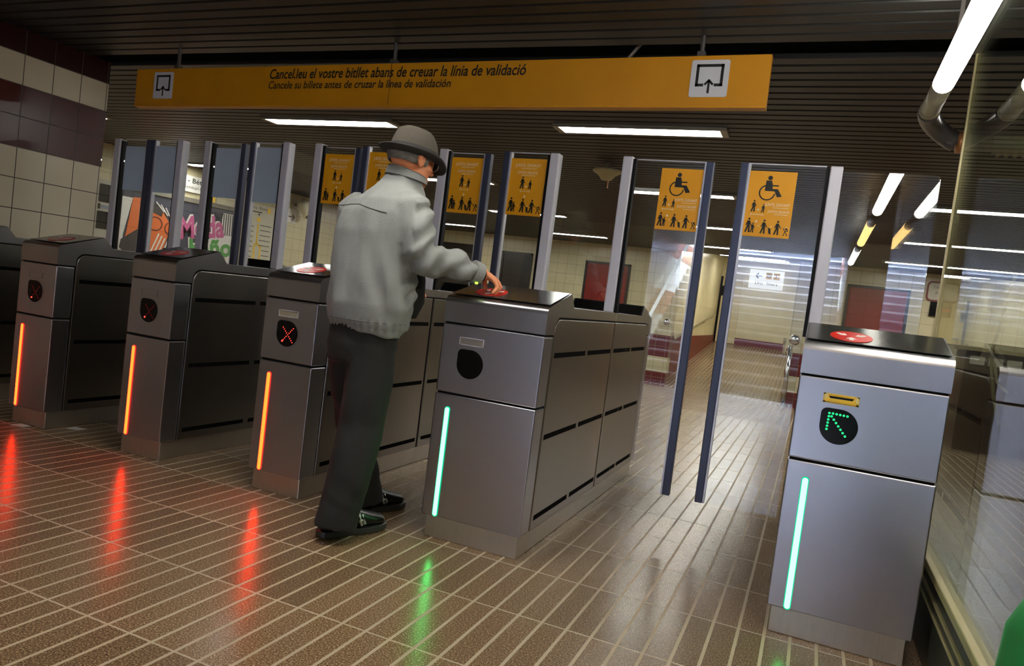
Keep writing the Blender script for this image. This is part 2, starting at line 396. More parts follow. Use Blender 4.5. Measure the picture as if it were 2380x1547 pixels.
br.build('bracket', 'chrome', rl)

# ------------------------------------------------------------------ ticket gates
def slope_z(y): return 1.05+.2462*(y-.005)
def gate(x, w, label, light, state, slot, left_slots=False):
    g = thing('ticket_gate', label, 'ticket gate', (x, 0, 0), group='ticket gates across the hall')
    side = lambda u, v, ww: (ww, u, v)
    arc = lambda cy, cz, r, a0, a1, n=6: [(cy+r*math.cos(a0+(a1-a0)*k/n), cz+r*math.sin(a0+(a1-a0)*k/n)) for k in range(n+1)]
    # inner core
    MB().prism([(.01, .1), (2.02, .1), (2.02, 1.04), (1.75, 1.10), (1.69, 1.05), (.34, 1.05), (.28, 1.10), (.01, 1.04)], side, .006, w-.006).build('core', 'core', g)
    top = [(0, .937)]+[(0, 1.022)]+arc(.028, 1.022, .028, PI, PI*.58, 5)+[(.28, 1.118), (.338, 1.056), (1.692, 1.056), (1.75, 1.118)]+arc(2.002, 1.022, .028, PI*.42, 0, 5)
    top += [(2.03, .937), (1.925, .937), (1.925, .955)]+arc(1.87, .957, .055, 0, PI/2)+arc(.165, .957, .055, PI/2, PI)+[(.11, .955), (.11, .937)]
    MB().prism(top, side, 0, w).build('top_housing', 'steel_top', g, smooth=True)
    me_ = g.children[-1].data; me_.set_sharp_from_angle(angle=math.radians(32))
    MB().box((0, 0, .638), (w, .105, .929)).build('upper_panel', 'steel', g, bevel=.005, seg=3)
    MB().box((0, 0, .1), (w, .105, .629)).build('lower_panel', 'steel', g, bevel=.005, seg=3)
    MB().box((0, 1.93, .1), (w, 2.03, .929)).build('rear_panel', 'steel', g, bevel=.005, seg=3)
    MB().box((.014, .022, 0), (w-.014, 2.008, .1)).build('plinth', 'plinth', g, bevel=.004)
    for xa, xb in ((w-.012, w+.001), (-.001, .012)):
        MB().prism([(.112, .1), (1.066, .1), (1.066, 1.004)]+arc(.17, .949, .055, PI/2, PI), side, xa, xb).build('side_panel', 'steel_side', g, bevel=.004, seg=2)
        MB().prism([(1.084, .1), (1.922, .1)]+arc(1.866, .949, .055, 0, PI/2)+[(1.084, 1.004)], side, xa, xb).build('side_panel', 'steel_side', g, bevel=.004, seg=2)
    for zc in (.152, .50, .85):
        for ya, yb in ((.14, .585), (.625, 1.045), (1.115, 1.49), (1.53, 1.885)):
            MB().box((w-.004, ya, zc-.011), (w+.0022, yb, zc+.011)).build('vent_slot', 'black_matt', g)
            if left_slots: MB().box((-.0022, ya, zc-.011), (.004, yb, zc+.011)).build('vent_slot', 'black_matt', g)
    # dark reader glass on the sloping heads
    nrm = Vector((0, -.239, .971))
    def on_slope(u, v, h): return (u, v, slope_z(v)+.001+h)
    MB().prism(rect(.008, .036, w-.008, .274), on_slope, 0, .002).build('reader_glass', 'topglass', g)
    MB().prism(rect(.010, 0, w-.010, 1), lambda u, v, h: (u, 1.695+.050*v-h, 1.0605+.053*v+h*.3), 0.002, .004).build('rear_display', 'black', g)
    d = MB().prism(circ(.15, .122, .070, 32), on_slope, .0022, .004).build('validator_disc', 'disc', g)
    ar = MB()
    for ang in (0, 120, 240):
        a = math.radians(ang); ca, sa = math.cos(a), math.sin(a)
        P = [(-.007, -.054), (.007, -.054), (.007, -.036), (.017, -.036), (0, -.016), (-.017, -.036), (-.007, -.036)]
        ar.prism([(.15+px*ca-py*sa, .122+px*sa+py*ca) for px, py in P], on_slope, .0042, .0052)
    ar.build('arrow_marks', 'white', d)
    # drop shaped display with one square corner
    cx, cz, r = .1465, .769, .061
    P = [(cx+r*math.cos(t), cz+r*math.sin(t)) for t in [PI/2-2*PI*.75*k/30 for k in range(31)]]
    rr = .020
    P += [(cx-r+rr+rr*math.cos(t), cz+r-rr+rr*math.sin(t)) for t in [PI-PI/2*k/5 for k in range(6)]]
    F = lambda u, v, ww: (u, -ww, v)
    ds = MB().prism(P, F, -.002, .0025).build('display', 'black', g)
    dots = []
    if state == 'arrow':
        for k in range(8): dots.append((.112+.0088*k*.95, .812-.0102*k))
        for k in range(1, 6): dots.append((.112+.0115*k, .813-.0006*k))
        for k in range(1, 6): dots.append((.112-.0004*k, .812-.0112*k))
        lm = 'green_led'; dr_ = .0042
    elif state in ('cross', 'dimcross'):
        for k in range(9):
            t = k/8-.5; dots.append((cx+.006+t*.060, cz-.004+t*.066)); dots.append((cx+.006+t*.060, cz-.004-t*.066))
        lm = 'red_led' if state == 'cross' else 'dim_led'; dr_ = .0022
    if dots:
        mb = MB()
        for u, v in dots: mb.prism(circ(u, v, dr_, 8), F, .0025, .0040)
        mb.build('led_symbol', lm, ds)
        if state != 'arrow':
            MB().prism(circ(cx-.022, cz-.036, .0045, 10), F, .0026, .0044).build('led_dot', 'red_led', ds)
    # ticket mouth
    u0, u1, v0, v1 = .086, .199, .847, .880
    if slot == 'open':
        t = MB()
        for q in (rect(u0, v0, u1, v0+.006), rect(u0, v1-.006, u1, v1), rect(u0, v0, u0+.008, v1), rect(u1-.008, v0, u1, v1)): t.prism(q, F, -.004, .003)
        t = t.build('ticket_slot', 'slot_yellow', g)
        MB().prism(rect(u0+.006, v0+.005, u1-.006, v1-.005), F, -.003, .0008).build('slot_back', 'slot_yellow', t)
        MB().prism([(u0+.022, v0+.016), (u1-.022, v0+.016), (u1-.017, v1-.009), (u0+.017, v1-.009)], F, -.003, .0016).build('slot_mouth', 'black', t)
        MB().prism([(u0+.010, v0+.005), (u1-.010, v0+.005), (u1-.022, v0+.017), (u0+.022, v0+.017)], F, .001, .006).build('slot_lip', 'slot_yellow', t)
        MB().prism([(u0+.003, v1-.003), (u0+.014, v1-.003), (u0+.010, v0+.012), (u0+.003, v0+.010)], F, .001, .0045).prism([(u1-.003, v1-.003), (u1-.014, v1-.003), (u1-.010, v0+.012), (u1-.003, v0+.010)], F, .001, .0045).build('slot_guide', 'slot_pale', t)
    else:
        fr = MB()
        for q in (rect(u0, v0, u1, v0+.003), rect(u0, v1-.003, u1, v1), rect(u0, v0, u0+.003, v1), rect(u1-.003, v0, u1, v1)): fr.prism(q, F, -.001, .003)
        t = fr.build('ticket_slot', 'trim_light' if slot != 'plain' else 'steel_top', g)
        MB().prism(rect(u0+.003, v0+.003, u1-.003, v1-.003), F, -.001, .0012).build('slot_cover', {'plain': 'steel', 'beige': 'slot_beige', 'gray': 'slot_gray'}[slot], t)
    b = MB().prism(rrect(.055, .100, .080, .578, .0124, 8), F, -.002, .003).build('light_bar', light+'_bar', g)
    MB().prism(rrect(.058, .104, .077, .574, .0094, 8), F, .003, .0042).build('light_core', light+'_core', b)
    return g
WN, WW = .308, .463
GX = [-5.08, -4.183, -3.291, -2.389, -1.424, 0.]
gate(GX[0], WN, 'darkest ticket gate cut off by the left edge, beside the tiled wall', 'red', 'none', 'plain')
gate(GX[1], WN, 'narrow steel ticket gate with red light bar, leftmost with its whole front showing', 'red', 'dimcross', 'plain')
gate(GX[2], WN, 'narrow steel ticket gate with red light bar and dim display, second whole one from left', 'red', 'dimcross', 'plain')
gate(GX[3], WN, 'narrow steel ticket gate with a bright red cross, just left of the man', 'red', 'cross', 'beige')
gate(GX[4], WW, 'wide steel ticket gate with green light bar and blank display, under the man\'s hand', 'green', 'none', 'gray')
gate(GX[5], WW, 'wide steel ticket gate with green arrow display and yellow ticket slot, nearest at right', 'green', 'arrow', 'open', True)

# ------------------------------------------------------------------ glass screens on the cabinets
GY = 1.0
def post(parent, x0, x1, zb, zt, gasket):
    p = MB().box((x0, GY-.030, zb), (x1, GY+.030, zt)).build('post', 'post', parent, bevel=.006, seg=2)
    gx = (x1, x1+.016) if gasket > 0 else (x0-.016, x0)
    MB().box((gx[0], GY-.018, zb), (gx[1], GY+.018, zt-.01)).build('gasket', 'post_dark', p)
def screen(xl, xr, label, zt=1.875):
    g = thing('glass_screen', label, 'glass screen', (0, 0, 0), group='glass screens standing on the gates')
    post(g, xl, xl+.054, 1.057, zt, -1); post(g, xr-.054, xr, 1.057, zt, 1)
    MB().box((xl+.054, GY-.004, 1.057), (xr-.054, GY+.004, zt-.02)).build('pane', 'glass', g)
    return g
s0 = thing('glass_screen', 'silver post and narrow glass pane beside the dark red and cream tiled wall', 'glass screen', group='glass screens standing on the gates')
post(s0, -4.775, -4.717, 1.057, 1.85, 1)
MB().prism(rrect(-4.932, 1.057, -4.775, 1.83, .012), FRONT(0, GY, 0), -.004, .004).build('pane', 'glass', s0)
screen(-4.161, -3.855, 'glass screen with two silver posts on the leftmost whole ticket gate', 1.86)
screen(-3.246, -2.938, 'glass screen with two silver posts on the second whole gate from left')
screen(-2.355, -2.045, 'glass screen on the gate just left of the man, half hidden behind his hat')
screen(-1.414, -.953, 'wide glass screen with two silver posts on the gate under the man\'s hand')
s5 = thing('glass_screen', 'single silver post with a round-cornered glass pane on the nearest right gate', 'glass screen', group='glass screens standing on the gates')
post(s5, -.006, .050, 1.057, 1.868, -1)
MB().prism([(.050, .12), (.455, .12)]+[(.425+.03*math.cos(t), 1.822+.03*math.sin(t)) for t in [PI/2*k/6 for k in range(7)]]+[(.050, 1.852)], FRONT(0, GY, 0), -.004, .004).build('pane', 'glass', s5)
# keep the pane clear of the cabinet: it starts above the housing
me = s5.children[-1].data
for v in me.vertices:
    if v.co.z < 1.057 : v.co.z = 1.057

# ------------------------------------------------------------------ notices
def figure(mb, fn, u, v, h, w, child=False, reach=0):
    mb.prism(circ(u+.02*h, v+.92*h, .075*h, 12), fn, w, w+.0006)
    mb.prism([(u-.10*h, v+.80*h), (u+.10*h, v+.80*h), (u+.11*h, v+.42*h), (u-.09*h, v+.42*h)], fn, w, w+.0006)
    mb.prism([(u-.09*h, v+.45*h), (u+.03*h, v+.45*h), (u-.10*h, v+.02*h), (u-.22*h, v+.0*h)], fn, w, w+.0006)
    mb.prism([(u+.0*h, v+.45*h), (u+.11*h, v+.45*h), (u+.13*h, v), (u+.02*h, v)], fn, w, w+.0006)
    mb.prism(stroke((u+.06*h, v+.76*h), (u+.20*h+reach*h, v+.46*h), .06*h), fn, w, w+.0006)
    mb.prism(stroke((u-.06*h, v+.76*h), (u-.16*h, v+.48*h), .06*h), fn, w, w+.0006)
def suitcase(mb, fn, u, v, h, w):
    mb.prism([(u, v+.08*h), (u+.16*h, v+.03*h), (u+.10*h, v+.40*h), (u-.06*h, v+.42*h)], fn, w, w+.0006)
    mb.prism(stroke((u-.03*h, v+.40*h), (u-.10*h, v+.52*h), .03*h), fn, w, w+.0006)
    mb.prism(circ(u+.03*h, v+.03*h, .03*h, 8), fn, w, w+.0006); mb.prism(circ(u+.14*h, v+.01*h, .03*h, 8), fn, w, w+.0006)
def buggy(mb, fn, u, v, h, w):
    for a, b in (((-.12, .50), (.16, .05)), ((.0, .32), (.20, .32)), ((.02, .30), (-.06, .02)), ((.10, .50), (.20, .30)), ((.0, .48), (.10, .52))):
        mb.prism(stroke((u+a[0]*h, v+a[1]*h), (u+b[0]*h, v+b[1]*h), .045*h), fn, w, w+.0006)
    mb.prism(circ(u+.08*h, v+.44*h, .06*h, 10), fn, w, w+.0006)
    mb.prism(circ(u+.16*h, v+.04*h, .04*h, 8), fn, w, w+.0006); mb.prism(circ(u-.06*h, v+.03*h, .04*h, 8), fn, w, w+.0006)
def notice(leaf, x0, x1, z0, z1, kind):
    W, H = x1-x0, z1-z0
    fn = FRONT(x0, GY, z0)
    if kind == 'gray':
        MB().prism(rect(0, 0, W, H), fn, .006, .0075).build('sticker', 'sticker_back', leaf); return
    nt_ = MB().prism(rect(0, 0, W, H), fn, .006, .0075).build('notice', 'orange', leaf)
    k = MB(); t = MB(); w0 = .0076
    if kind == 'plain':
        put_text(t, 'JUNTS, DAVANT', fn, W*.5, H*.855, H*.055, W*.72, .12, .012, w0+.0004, 'c')
        t.prism(rect(W*.32, H*.822, W*.74, H*.830), fn, w0, w0+.0005)
        put_text(t, 'JUNTOS, DELANTE', fn, W*.5, H*.735, H*.042, W*.56, .12, .012, w0+.0004, 'c')
        t.prism(rect(W*.34, H*.702, W*.72, H*.710), fn, w0, w0+.0005)
        figure(k, fn, W*.39, H*.47, H*.215, w0); figure(k, fn, W*.61, H*.465, H*.165, w0)
        for a in (.36, .61): t.prism(stroke((W*a, H*.405), (W*a, H*.445), .003), fn, w0, w0+.0005)
        t.prism(stroke((W*.36, H*.425), (W*.61, H*.425), .003), fn, w0, w0+.0005); t.prism(rect(W*.47, H*.50, W*.53, H*.52), fn, w0, w0+.0005)
        t.prism(circ(W*.49, H*.335, W*.03, 10), fn, w0, w0+.0005)
        r0, h0 = .06, .25
        xs = (.13, .20, .46, .72)
    else:
        hx = W*.47; s = H*.30
        k.prism(circ(hx-.005, H*.90, s*.115, 16), fn, w0, w0+.0006)
        k.prism([(hx-.022, H*.860), (hx+.004, H*.860), (hx+.010, H*.795), (hx+.038, H*.795), (hx+.038, H*.775), (hx+.010, H*.775), (hx+.011, H*.735), (hx+.036, H*.735), (hx+.058, H*.625), (hx+.036, H*.612), (hx+.021, H*.700), (hx-.024, H*.700)], fn, w0, w0+.0006)
        wc = (hx-.012, H*.675); R = s*.40
        for q in range(22):
            a0 = math.radians(100+q*11.5); a1 = math.radians(100+(q+1)*11.5+1)
            k.prism([(wc[0]+R*math.cos(a0), wc[1]+R*math.sin(a0)), (wc[0]+R*math.cos(a1), wc[1]+R*math.sin(a1)), (wc[0]+R*.84*math.cos(a1), wc[1]+R*.84*math.sin(a1)), (wc[0]+R*.84*math.cos(a0), wc[1]+R*.84*math.sin(a0))], fn, w0, w0+.0006)
        put_text(t, 'JUNTS, DAVANT', fn, W*.94, H*.475, H*.045, W*.54, .12, .012, w0+.0004, 'r')
        t.prism(rect(W*.58, H*.447, W*.92, H*.454), fn, w0, w0+.0005)
        put_text(t, 'JUNTOS, DELANTE', fn, W*.94, H*.375, H*.036, W*.46, .12, .012, w0+.0004, 'r')
        t.prism(rect(W*.62, H*.347, W*.92, H*.354), fn, w0, w0+.0005)
        figure(k, fn, W*.17, H*.375, H*.18, w0); figure(k, fn, W*.38, H*.37, H*.13, w0)
        t.prism(stroke((W*.13, H*.335), (W*.39, H*.335), .003), fn, w0, w0+.0005)
        for a in (.13, .39): t.prism(stroke((W*a, H*.32), (W*a, H*.35), .003), fn, w0, w0+.0005)
        t.prism(rect(W*.25, H*.40, W*.30, H*.42), fn, w0, w0+.0005); t.prism(circ(W*.27, H*.23, W*.026, 10), fn, w0, w0+.0005)
        r0, h0 = .055, .225
        xs = (.11, .19, .44, .73)
    figure(k, fn, W*xs[0], H*r0, H*h0, w0); figure(k, fn, W*(xs[1]+.015), H*r0, H*h0*.68, w0)
    figure(k, fn, W*xs[2], H*(r0-.005), H*h0*.96, w0); suitcase(k, fn, W*(xs[2]+.12), H*(r0-.01), H*h0, w0)
    figure(k, fn, W*xs[3], H*(r0-.01), H*h0*.96, w0, reach=.05); buggy(k, fn, W*(xs[3]+.17), H*(r0-.015), H*h0, w0)
    for a in (.33, .60, .92): t.prism(circ(W*a, H*(r0+.11), W*.014, 8), fn, w0, w0+.0005)
    k.build('pictograms', 'print_black', nt_); t.build('lettering', 'print_white', nt_)
def leaf(xa, xb, edge, label, kind, nx0=None, nx1=None, z0=1.51, z1=1.82, zt=1.855):
    """glass leaf between xa and xb; edge = +1 when the navy closing edge is at xb"""
    g = thing('gate_leaf', label, 'gate leaf', (0, 0, 0), group='sliding glass leaves of the gates')
    e0, e1 = (xb-.038, xb) if edge > 0 else (xa, xa+.038)
    p0, p1 = (xa, xb-.046) if edge > 0 else (xa+.046, xb)
    cab = [(c-.004, c+w_+.004) for c, w_ in zip(GX, (WN, WN, WN, WN, WW, WW))]
    if edge > 0: lo = max([b for a, b in cab if b < p1]); P = [(max(lo, p0), .172), (p1, .172), (p1, zt), (p0, zt), (p0, 1.062), (max(lo, p0), 1.062)]
    else: hi = min([a for a, b in cab if a > p0]); P = [(p0, .172), (min(hi, p1), .172), (min(hi, p1), 1.062), (p1, 1.062), (p1, zt), (p0, zt)]
    MB().prism(P, lambda u, v, w: (u, GY+w, v), -.005, .005).build('pane', 'glass', g)
    MB().box((e0, GY-.02, .165), (e1, GY+.02, zt+.004)).build('closing_edge', 'navy', g, bevel=.004)
    t0, t1 = (e0-.009, e0) if edge > 0 else (e1, e1+.009)
    MB().box((t0, GY-.014, .166), (t1, GY+.014, zt+.003)).build('edge_strip', 'trim_light', g)
    MB().box((p0, GY-.006, zt), (p1, GY+.006, zt+.005)).build('top_strip', 'trim_light', g)
    notice(g, nx0, nx1, z0, z1, kind)
    return g
leaf(-4.692, -4.430, 1, 'glass gate leaf with gray sticker, first after the tiled wall', 'gray', -4.680, -4.478, 1.49, 1.805, 1.85)
leaf(-4.424, -4.182, -1, 'glass gate leaf with gray sticker, against the leftmost whole gate\'s left post', 'gray', -4.376, -4.187, 1.49, 1.815, 1.85)
leaf(-3.838, -3.561, 1, 'glass gate leaf with gray sticker, left one of the second passage', 'gray', -3.822, -3.611, 1.49, 1.822, 1.852)
leaf(-3.522, -3.262, -1, 'glass gate leaf with gray sticker beside the route map, right of the second passage', 'gray', -3.472, -3.266, 1.48, 1.838, 1.865)
leaf(-2.922, -2.652, 1, 'glass gate leaf with orange notice, left of the passage beside the man\'s shoulder', 'plain', -2.920, -2.700, 1.508, 1.817)
leaf(-2.640, -2.371, -1, 'glass gate leaf with orange notice half hidden behind the man', 'plain', -2.592, -2.385, 1.52, 1.84, 1.87)
leaf(-2.029, -1.772, 1, 'glass gate leaf with orange notice, right next to the man\'s face', 'plain', -2.022, -1.822, 1.515, 1.832)
leaf(-1.694, -1.430, -1, 'glass gate leaf with orange notice, above the man\'s outstretched hand', 'plain', -1.650, -1.436, 1.528, 1.842, 1.872)
leaf(-.937, -.540, 1, 'wide glass gate leaf with orange wheelchair notice, left of the wide opening', 'wide', -.800, -.589, 1.513, 1.826, 1.862)
leaf(-.412, -.022, -1, 'wide glass gate leaf with orange wheelchair notice, right of the wide opening', 'wide', -.364, -.147, 1.515, 1.834, 1.866)

# ------------------------------------------------------------------ overhead sign
sg = thing('overhead_sign', 'long ochre hanging sign asking passengers to validate tickets', 'sign', (-4.651, 1.0, 2.102), (0, -.0117, 0))
F = FRONT(0, 0, 0)
MB().box((0, 0, 0), (2.133, .05, .25)).build('panel', 'sign', sg, bevel=.003)
MB().box((2.139, 0, 0), (4.315, .05, .25)).build('panel', 'sign', sg, bevel=.003)
MB().box((0, -.004, -.012), (4.315, .054, .0)).build('bottom_rail', 'sign', sg)
def plaque(u0, u1, v0, v1):
    p = MB().prism(rrect(u0, v0, u1, v1, .012), F, .0, .003).build('plaque', 'plaque', sg)
    k = MB(); W, H = u1-u0, v1-v0; cx = (u0+u1)/2; t = .014
    a0, a1, b0, b1 = u0+W*.14, u1-W*.14, v0+H*.285, v1-H*.115
    for q in (rect(a0, b1-t, a1, b1), rect(a0, b0, a0+t, b1), rect(a1-t, b0, a1, b1), rect(a0, b0, a0+W*.22, b0+t), rect(a1-W*.22, b0, a1, b0+t)): k.prism(q, F, .003, .0038)
    for q in (stroke((cx, v0+H*.10), (cx, v0+H*.44), .011), stroke((cx-W*.11, v0+H*.33), (cx+.002, v0+H*.46), .011), stroke((cx+W*.11, v0+H*.33), (cx-.002, v0+H*.46), .011)): k.prism(q, F, .003, .0039)
    k.build('exit_symbol', 'print_black', p)
plaque(.180, .361, .042, .226); plaque(3.933, 4.121, .042, .227)
k = MB()
put_text(k, 'Cancel.leu el vostre bitllet abans de creuar la línia de validació', F, 1.215, .168, .062, 1.807, .20, .016, .0012)
put_text(k, 'Cancele su billete antes de cruzar la línea de validación', F, 1.212, .104, .048, 1.345, .20, .012, .0012)
k.build('lettering', 'print_black', sg)
for u in (.37, 2.14, 3.97):
    MB().tube([(u, .025, .245), (u, .025, .52)], .012, 8).box((u-.02, .005, .25), (u+.02, .045, .275)).build('hanger', 'pipe', sg)
cb = MB().tube([(3.35, .16, .24+2.1), (3.5, .16, 2.42), (3.62, .16, 2.58), (3.78, .16, 2.745)], .012, 8)
c_ = cb.build('cable', 'pipe'); c_.location = (-4.651, 1.05, 0); tag(c_, 'gray cable slanting through the dark ceiling gap above the sign', 'cable')

# ------------------------------------------------------------------ ceiling lights
def ceil_light(x0, x1, yc, label, m='lamp'):
    g = thing('ceiling_light', label, 'ceiling light', ((x0+x1)/2, yc, 2.5), group='strip lights in the slatted ceiling')
    L = (x1-x0)/2
    MB().box((-L, -.09, -.022), (L, .09, -.018)).build('diffuser', m, g)
    fr = MB().box((-L-.05, -.105, -.024), (L+.05, -.09, -.001)).box((-L-.05, .09, -.024), (L+.05, .105, -.001)).box((-L-.05, -.09, -.024), (-L, .09, -.001)).box((L, -.09, -.024), (L+.05, .09, -.001))
    fr.build('frame', 'lampf', g)
ROWN = ['nearest row', 'second row', 'third row', 'fourth row, nearest the back wall']
for r, (yc, xs) in enumerate(((2.87, [(-8.9, -7.50), (-5.1, -3.71), (-2.08, -.81), (.95, 2.3)]),
                 (5.68, [(-9.2, -8.0), (-5.3, -4.0), (-2.16, -1.0), (.95, 2.4)]),
                 (8.5, [(-8.3, -7.0), (-5.3, -3.95), (-2.2, -1.0), (1.0, 2.9)]),
                 (11.36, [(-8.3, -7.0), (-5.3, -4.03), (-2.32, -.9), (1.0, 3.3)]))):
    for c, (a, b) in enumerate(xs):
        ceil_light(a, b, yc, 'ceiling strip light, %s, %s' % (ROWN[r], ['far left', 'left of the middle', 'over the wide passage', 'at the right beyond the booth glass'][c]))
ceil_light(-2.2, -.9, -.62, 'added unseen strip light over the entrance side above the man', 'lamp_dim')  # both entrance strips are added out of view to light the near hall
ceil_light(-2.2, -.9, -3.45, 'added unseen strip light over the entrance side nearer the stairs', 'lamp_dim')
for i, yy in enumerate((15.5, 16.9, 19.5)):  # farthest strip is added to brighten the corridor
    zz = 2.62+(yy-13.3)*.0724
    g = thing('ceiling_light', 'strip light in the corridor ceiling, %s' % ['nearest of three', 'middle of three', 'farthest of three, added for brightness'][i], 'ceiling light', (-1.7, yy, zz-.005), group='strip lights in the slatted ceiling')
    MB().box((-.8, -.08, -.03), (.8, .08, -.02)).build('diffuser', 'lamp', g); MB().box((-.85, -.1, -.02), (.85, .1, -.006)).build('frame', 'lampf', g)

# tube lamps along the booth
TX, TZ, TR = .371, 2.146, .0395
tl = thing('tube_lamp', 'long round tube lamp bending ninety degrees above the booth glass', 'lamp', (TX, 0, TZ))
for a, b, m in ((.64, -1.91, 'tube'), (-2.65, -4.17, 'tube_warm'), (-4.84, -6.53, 'tube')):
    MB().tube([(0, a, 0), (0, b, 0)], TR, 20).build('tube', m, tl, smooth=True)
MB().tube([(0, 1.005, 0), (0, .64, 0)], TR, 20).build('tube_end', 'tube_end', tl, smooth=True)
MB().tube([(0, 1.0, 0), (0, 1.025, 0)], TR+.004, 20).build('collar', 'pipe_pale', tl, smooth=True)
dk = MB()
for a, b in ((-1.91, -2.65), (-4.17, -4.84)): dk.tube([(0, a, 0), (0, b, 0)], TR-.004, 16)
dk.build('joint_sleeve', 'pipe', tl, smooth=True)
el = [(.155-.155*math.cos(t), 1.025+.235*math.sin(t), -.082*math.sin(t/2)**2*2) for t in [PI/2*k/14 for k in range(15)]]
PY, PZ = el[-1][1], el[-1][2]
MB().tube(el, TR+.006, 20).build('elbow', 'pipe', tl, smooth=True)
MB().tube([(.155, PY, PZ), (.185, PY, PZ)], TR+.009, 20).build('coupling', 'copper', tl, smooth=True)
MB().tube([(.185, PY, PZ), (.30, PY, PZ)], TR, 20).build('tube_end', 'pipe_pale', tl, smooth=True)
MB().tube([(.30, PY, PZ), (3.5, PY, PZ)], TR, 20).build('pipe', 'pipe_pale', tl, smooth=True)
rb = MB()
for k in range(60): rb.box((.33+.035*k, PY-.04, PZ-TR-.012), (.342+.035*k, PY+.05, PZ-TR+.004))
rb.box((.31, PY-.045, PZ-TR+.002), (3.4, PY+.05, PZ-TR+.006)); rb.build('louver', 'cream_trim', tl)
hg = MB()
for yy in (.4, -1.6, -3.5, -6.2): hg.tube([(0, yy, TR-.01), (0, yy, .352)], .008, 6)
for xx in (.8, 2.4): hg.tube([(xx, PY, PZ+TR-.01), (xx, PY, .352)], .008, 6)
hg.build('hanger', 'pipe', tl)

# ------------------------------------------------------------------ ticket booth glass wall at the right
BX = .53
BE = 1.02
bw = thing('booth_glass_wall', 'tall glass wall with cream rail along the right side of the gates', 'glass wall', (BX, 0, 0))
MB().box((-.006, -2.1, .325), (.006, BE, 2.40)).build('pane', 'booth_glass', bw)
MB().box((-.010, BE, .02), (.010, BE+.02, 2.42)).build('edge_post', 'cream_trim', bw)
MB().box((-.028, -2.1, .295), (.028, BE, .325)).build('base_rail', 'cream_trim', bw, bevel=.004)
MB().box((-.024, -2.1, .238), (-.014, BE, .248)).build('rail_line', 'cream_trim', bw)
MB().box((-.024, -2.1, .198), (-.014, BE, .204)).build('rail_line', 'cream_trim', bw)
MB().box((-.016, -2.1, 0), (.016, BE, .295)).build('base_panel', 'dark_panel', bw)
MB().box((-.02, -2.1, 2.40), (.02, BE+.02, 2.43)).build('top_rail', 'dark_panel', bw)
cbl = MB().tube([(.542, -.22, 1.32), (.542, -.16, 1.25), (.542, -.13, 1.17), (.542, -.075, 1.10), (.542, -.10, 1.04), (.542, -.18, .96), (.542, -.30, .885)], .005, 8).tube([(.542, -.13, 1.055), (.542, -.20, 1.0), (.542, -.34, .98)], .004, 8).build('cable', 'cream_trim', smooth=True)
tag(cbl, 'pale cable drooping against the booth glass', 'cable')
# low counter far behind the booth glass
ct = thing('service_counter', 'dark red counter with pale top far behind the booth glass', 'counter', (1.75, 7.5, 0))
MB().box((0, 0, -.12), (3.2, .6, 1.12)).build('body', plain('counter_red', S(52, 34, 30), .35, noise_amt=.15), ct)
MB().box((-.03, -.03, 1.12), (3.23, .63, 1.17)).build('worktop', 'cream_trim', ct, bevel=.004)
rb = MB()
for k in range(16): rb.box((.05+.19*k, -.035, .96), (.20+.19*k, -.001, 1.06))
rb.build('front_grille', 'dull_white', ct)

# unidentified green thing at the lower right corner, its post shape made up
gr = thing('green_blob', 'unidentified bright green barrier post cut off at the lower right corner', 'blob', (.315, -1.85, 0))
MB().loft([[(r_*math.cos(a), r_*math.sin(a), zz) for a in [2*PI*k/20 for k in range(20)]] for zz, r_ in ((.04, .078), (.70, .074), (.80, .068), (.845, .050), (.862, .020))]).build('post', 'green', gr, smooth=True)
MB().tube([(0, 0, 0), (0, 0, .045)], .11, 20).build('foot', 'black_matt', gr)

# ------------------------------------------------------------------ things on the far left wall
LW = LEFTW(XL)
ad = thing('advertising_poster', 'large cartoon advertising poster reading Moda with orange face', 'poster', (XL, 0, 0))
LW0 = LEFTW(0.)
MB().prism(rect(4.70, .90, 6.99, 1.93), LW0, .0, .02).build('board', plain('poster_navy', S(62, 64, 78), .4, noise_amt=.1, noise_scale=2), ad)
fr = MB().prism(rect(4.66, 1.93, 7.03, 2.0), LW0, 0, .05).prism(rect(4.66, .85, 4.70, 1.93), LW0, 0, .05).prism(rect(6.99, .85, 7.03, 1.93), LW0, 0, .05)
fr.build('frame', plain('gray_poster_frame', S(120, 116, 104), .5), ad)
A_ = lambda polys, name, mat, w: [MB().prism(p_, LW0, w, w+.003) for p_ in polys]
def art(name, mat, polys, w):
    mb = MB()
    for p_ in polys: mb.prism(p_, LW0, w, w+.003)
    mb.build(name, mat, ad)
om = plain('poster_orange', S(222, 112, 50), .5, noise_amt=.08, noise_scale=3)
art('white_area', 'white', [[(4.71, .91), (4.71, 1.82), (4.90, 1.82), (4.79, 1.28), (4.79, .91)], [(6.0, .91), (6.98, .91), (6.98, 1.87), (6.66, 1.87), (6.60, 1.6), (6.2, 1.2)]], .02)
art('orange_shapes', om, [[(4.90, 1.83), (5.10, 1.85), (5.08, 1.55), (5.0, 1.30), (4.82, 1.22), (4.84, 1.35)], [(5.18, 1.70), (5.42, 1.72), (5.62, 1.50), (5.55, 1.28), (5.45, .92), (5.14, .92), (5.08, 1.2), (5.10, 1.5)],
     [(5.60, 1.62), (5.70, 1.62), (5.74, 1.2), (5.72, .92), (5.60, .92), (5.66, 1.30)], [(4.80, .91), (5.12, .91), (5.10, 1.04), (4.82, 1.0)]], .024)
art('dark_hair', plain('poster_dark', S(58, 52, 50), .5), [[(4.76, 1.20), (5.02, 1.38), (5.12, 1.2), (5.08, 1.02), (4.86, 1.0), (4.74, 1.08)], [(5.16, 1.83), (5.34, 1.82), (5.44, 1.70), (5.42, 1.62), (5.20, 1.68)]], .028)
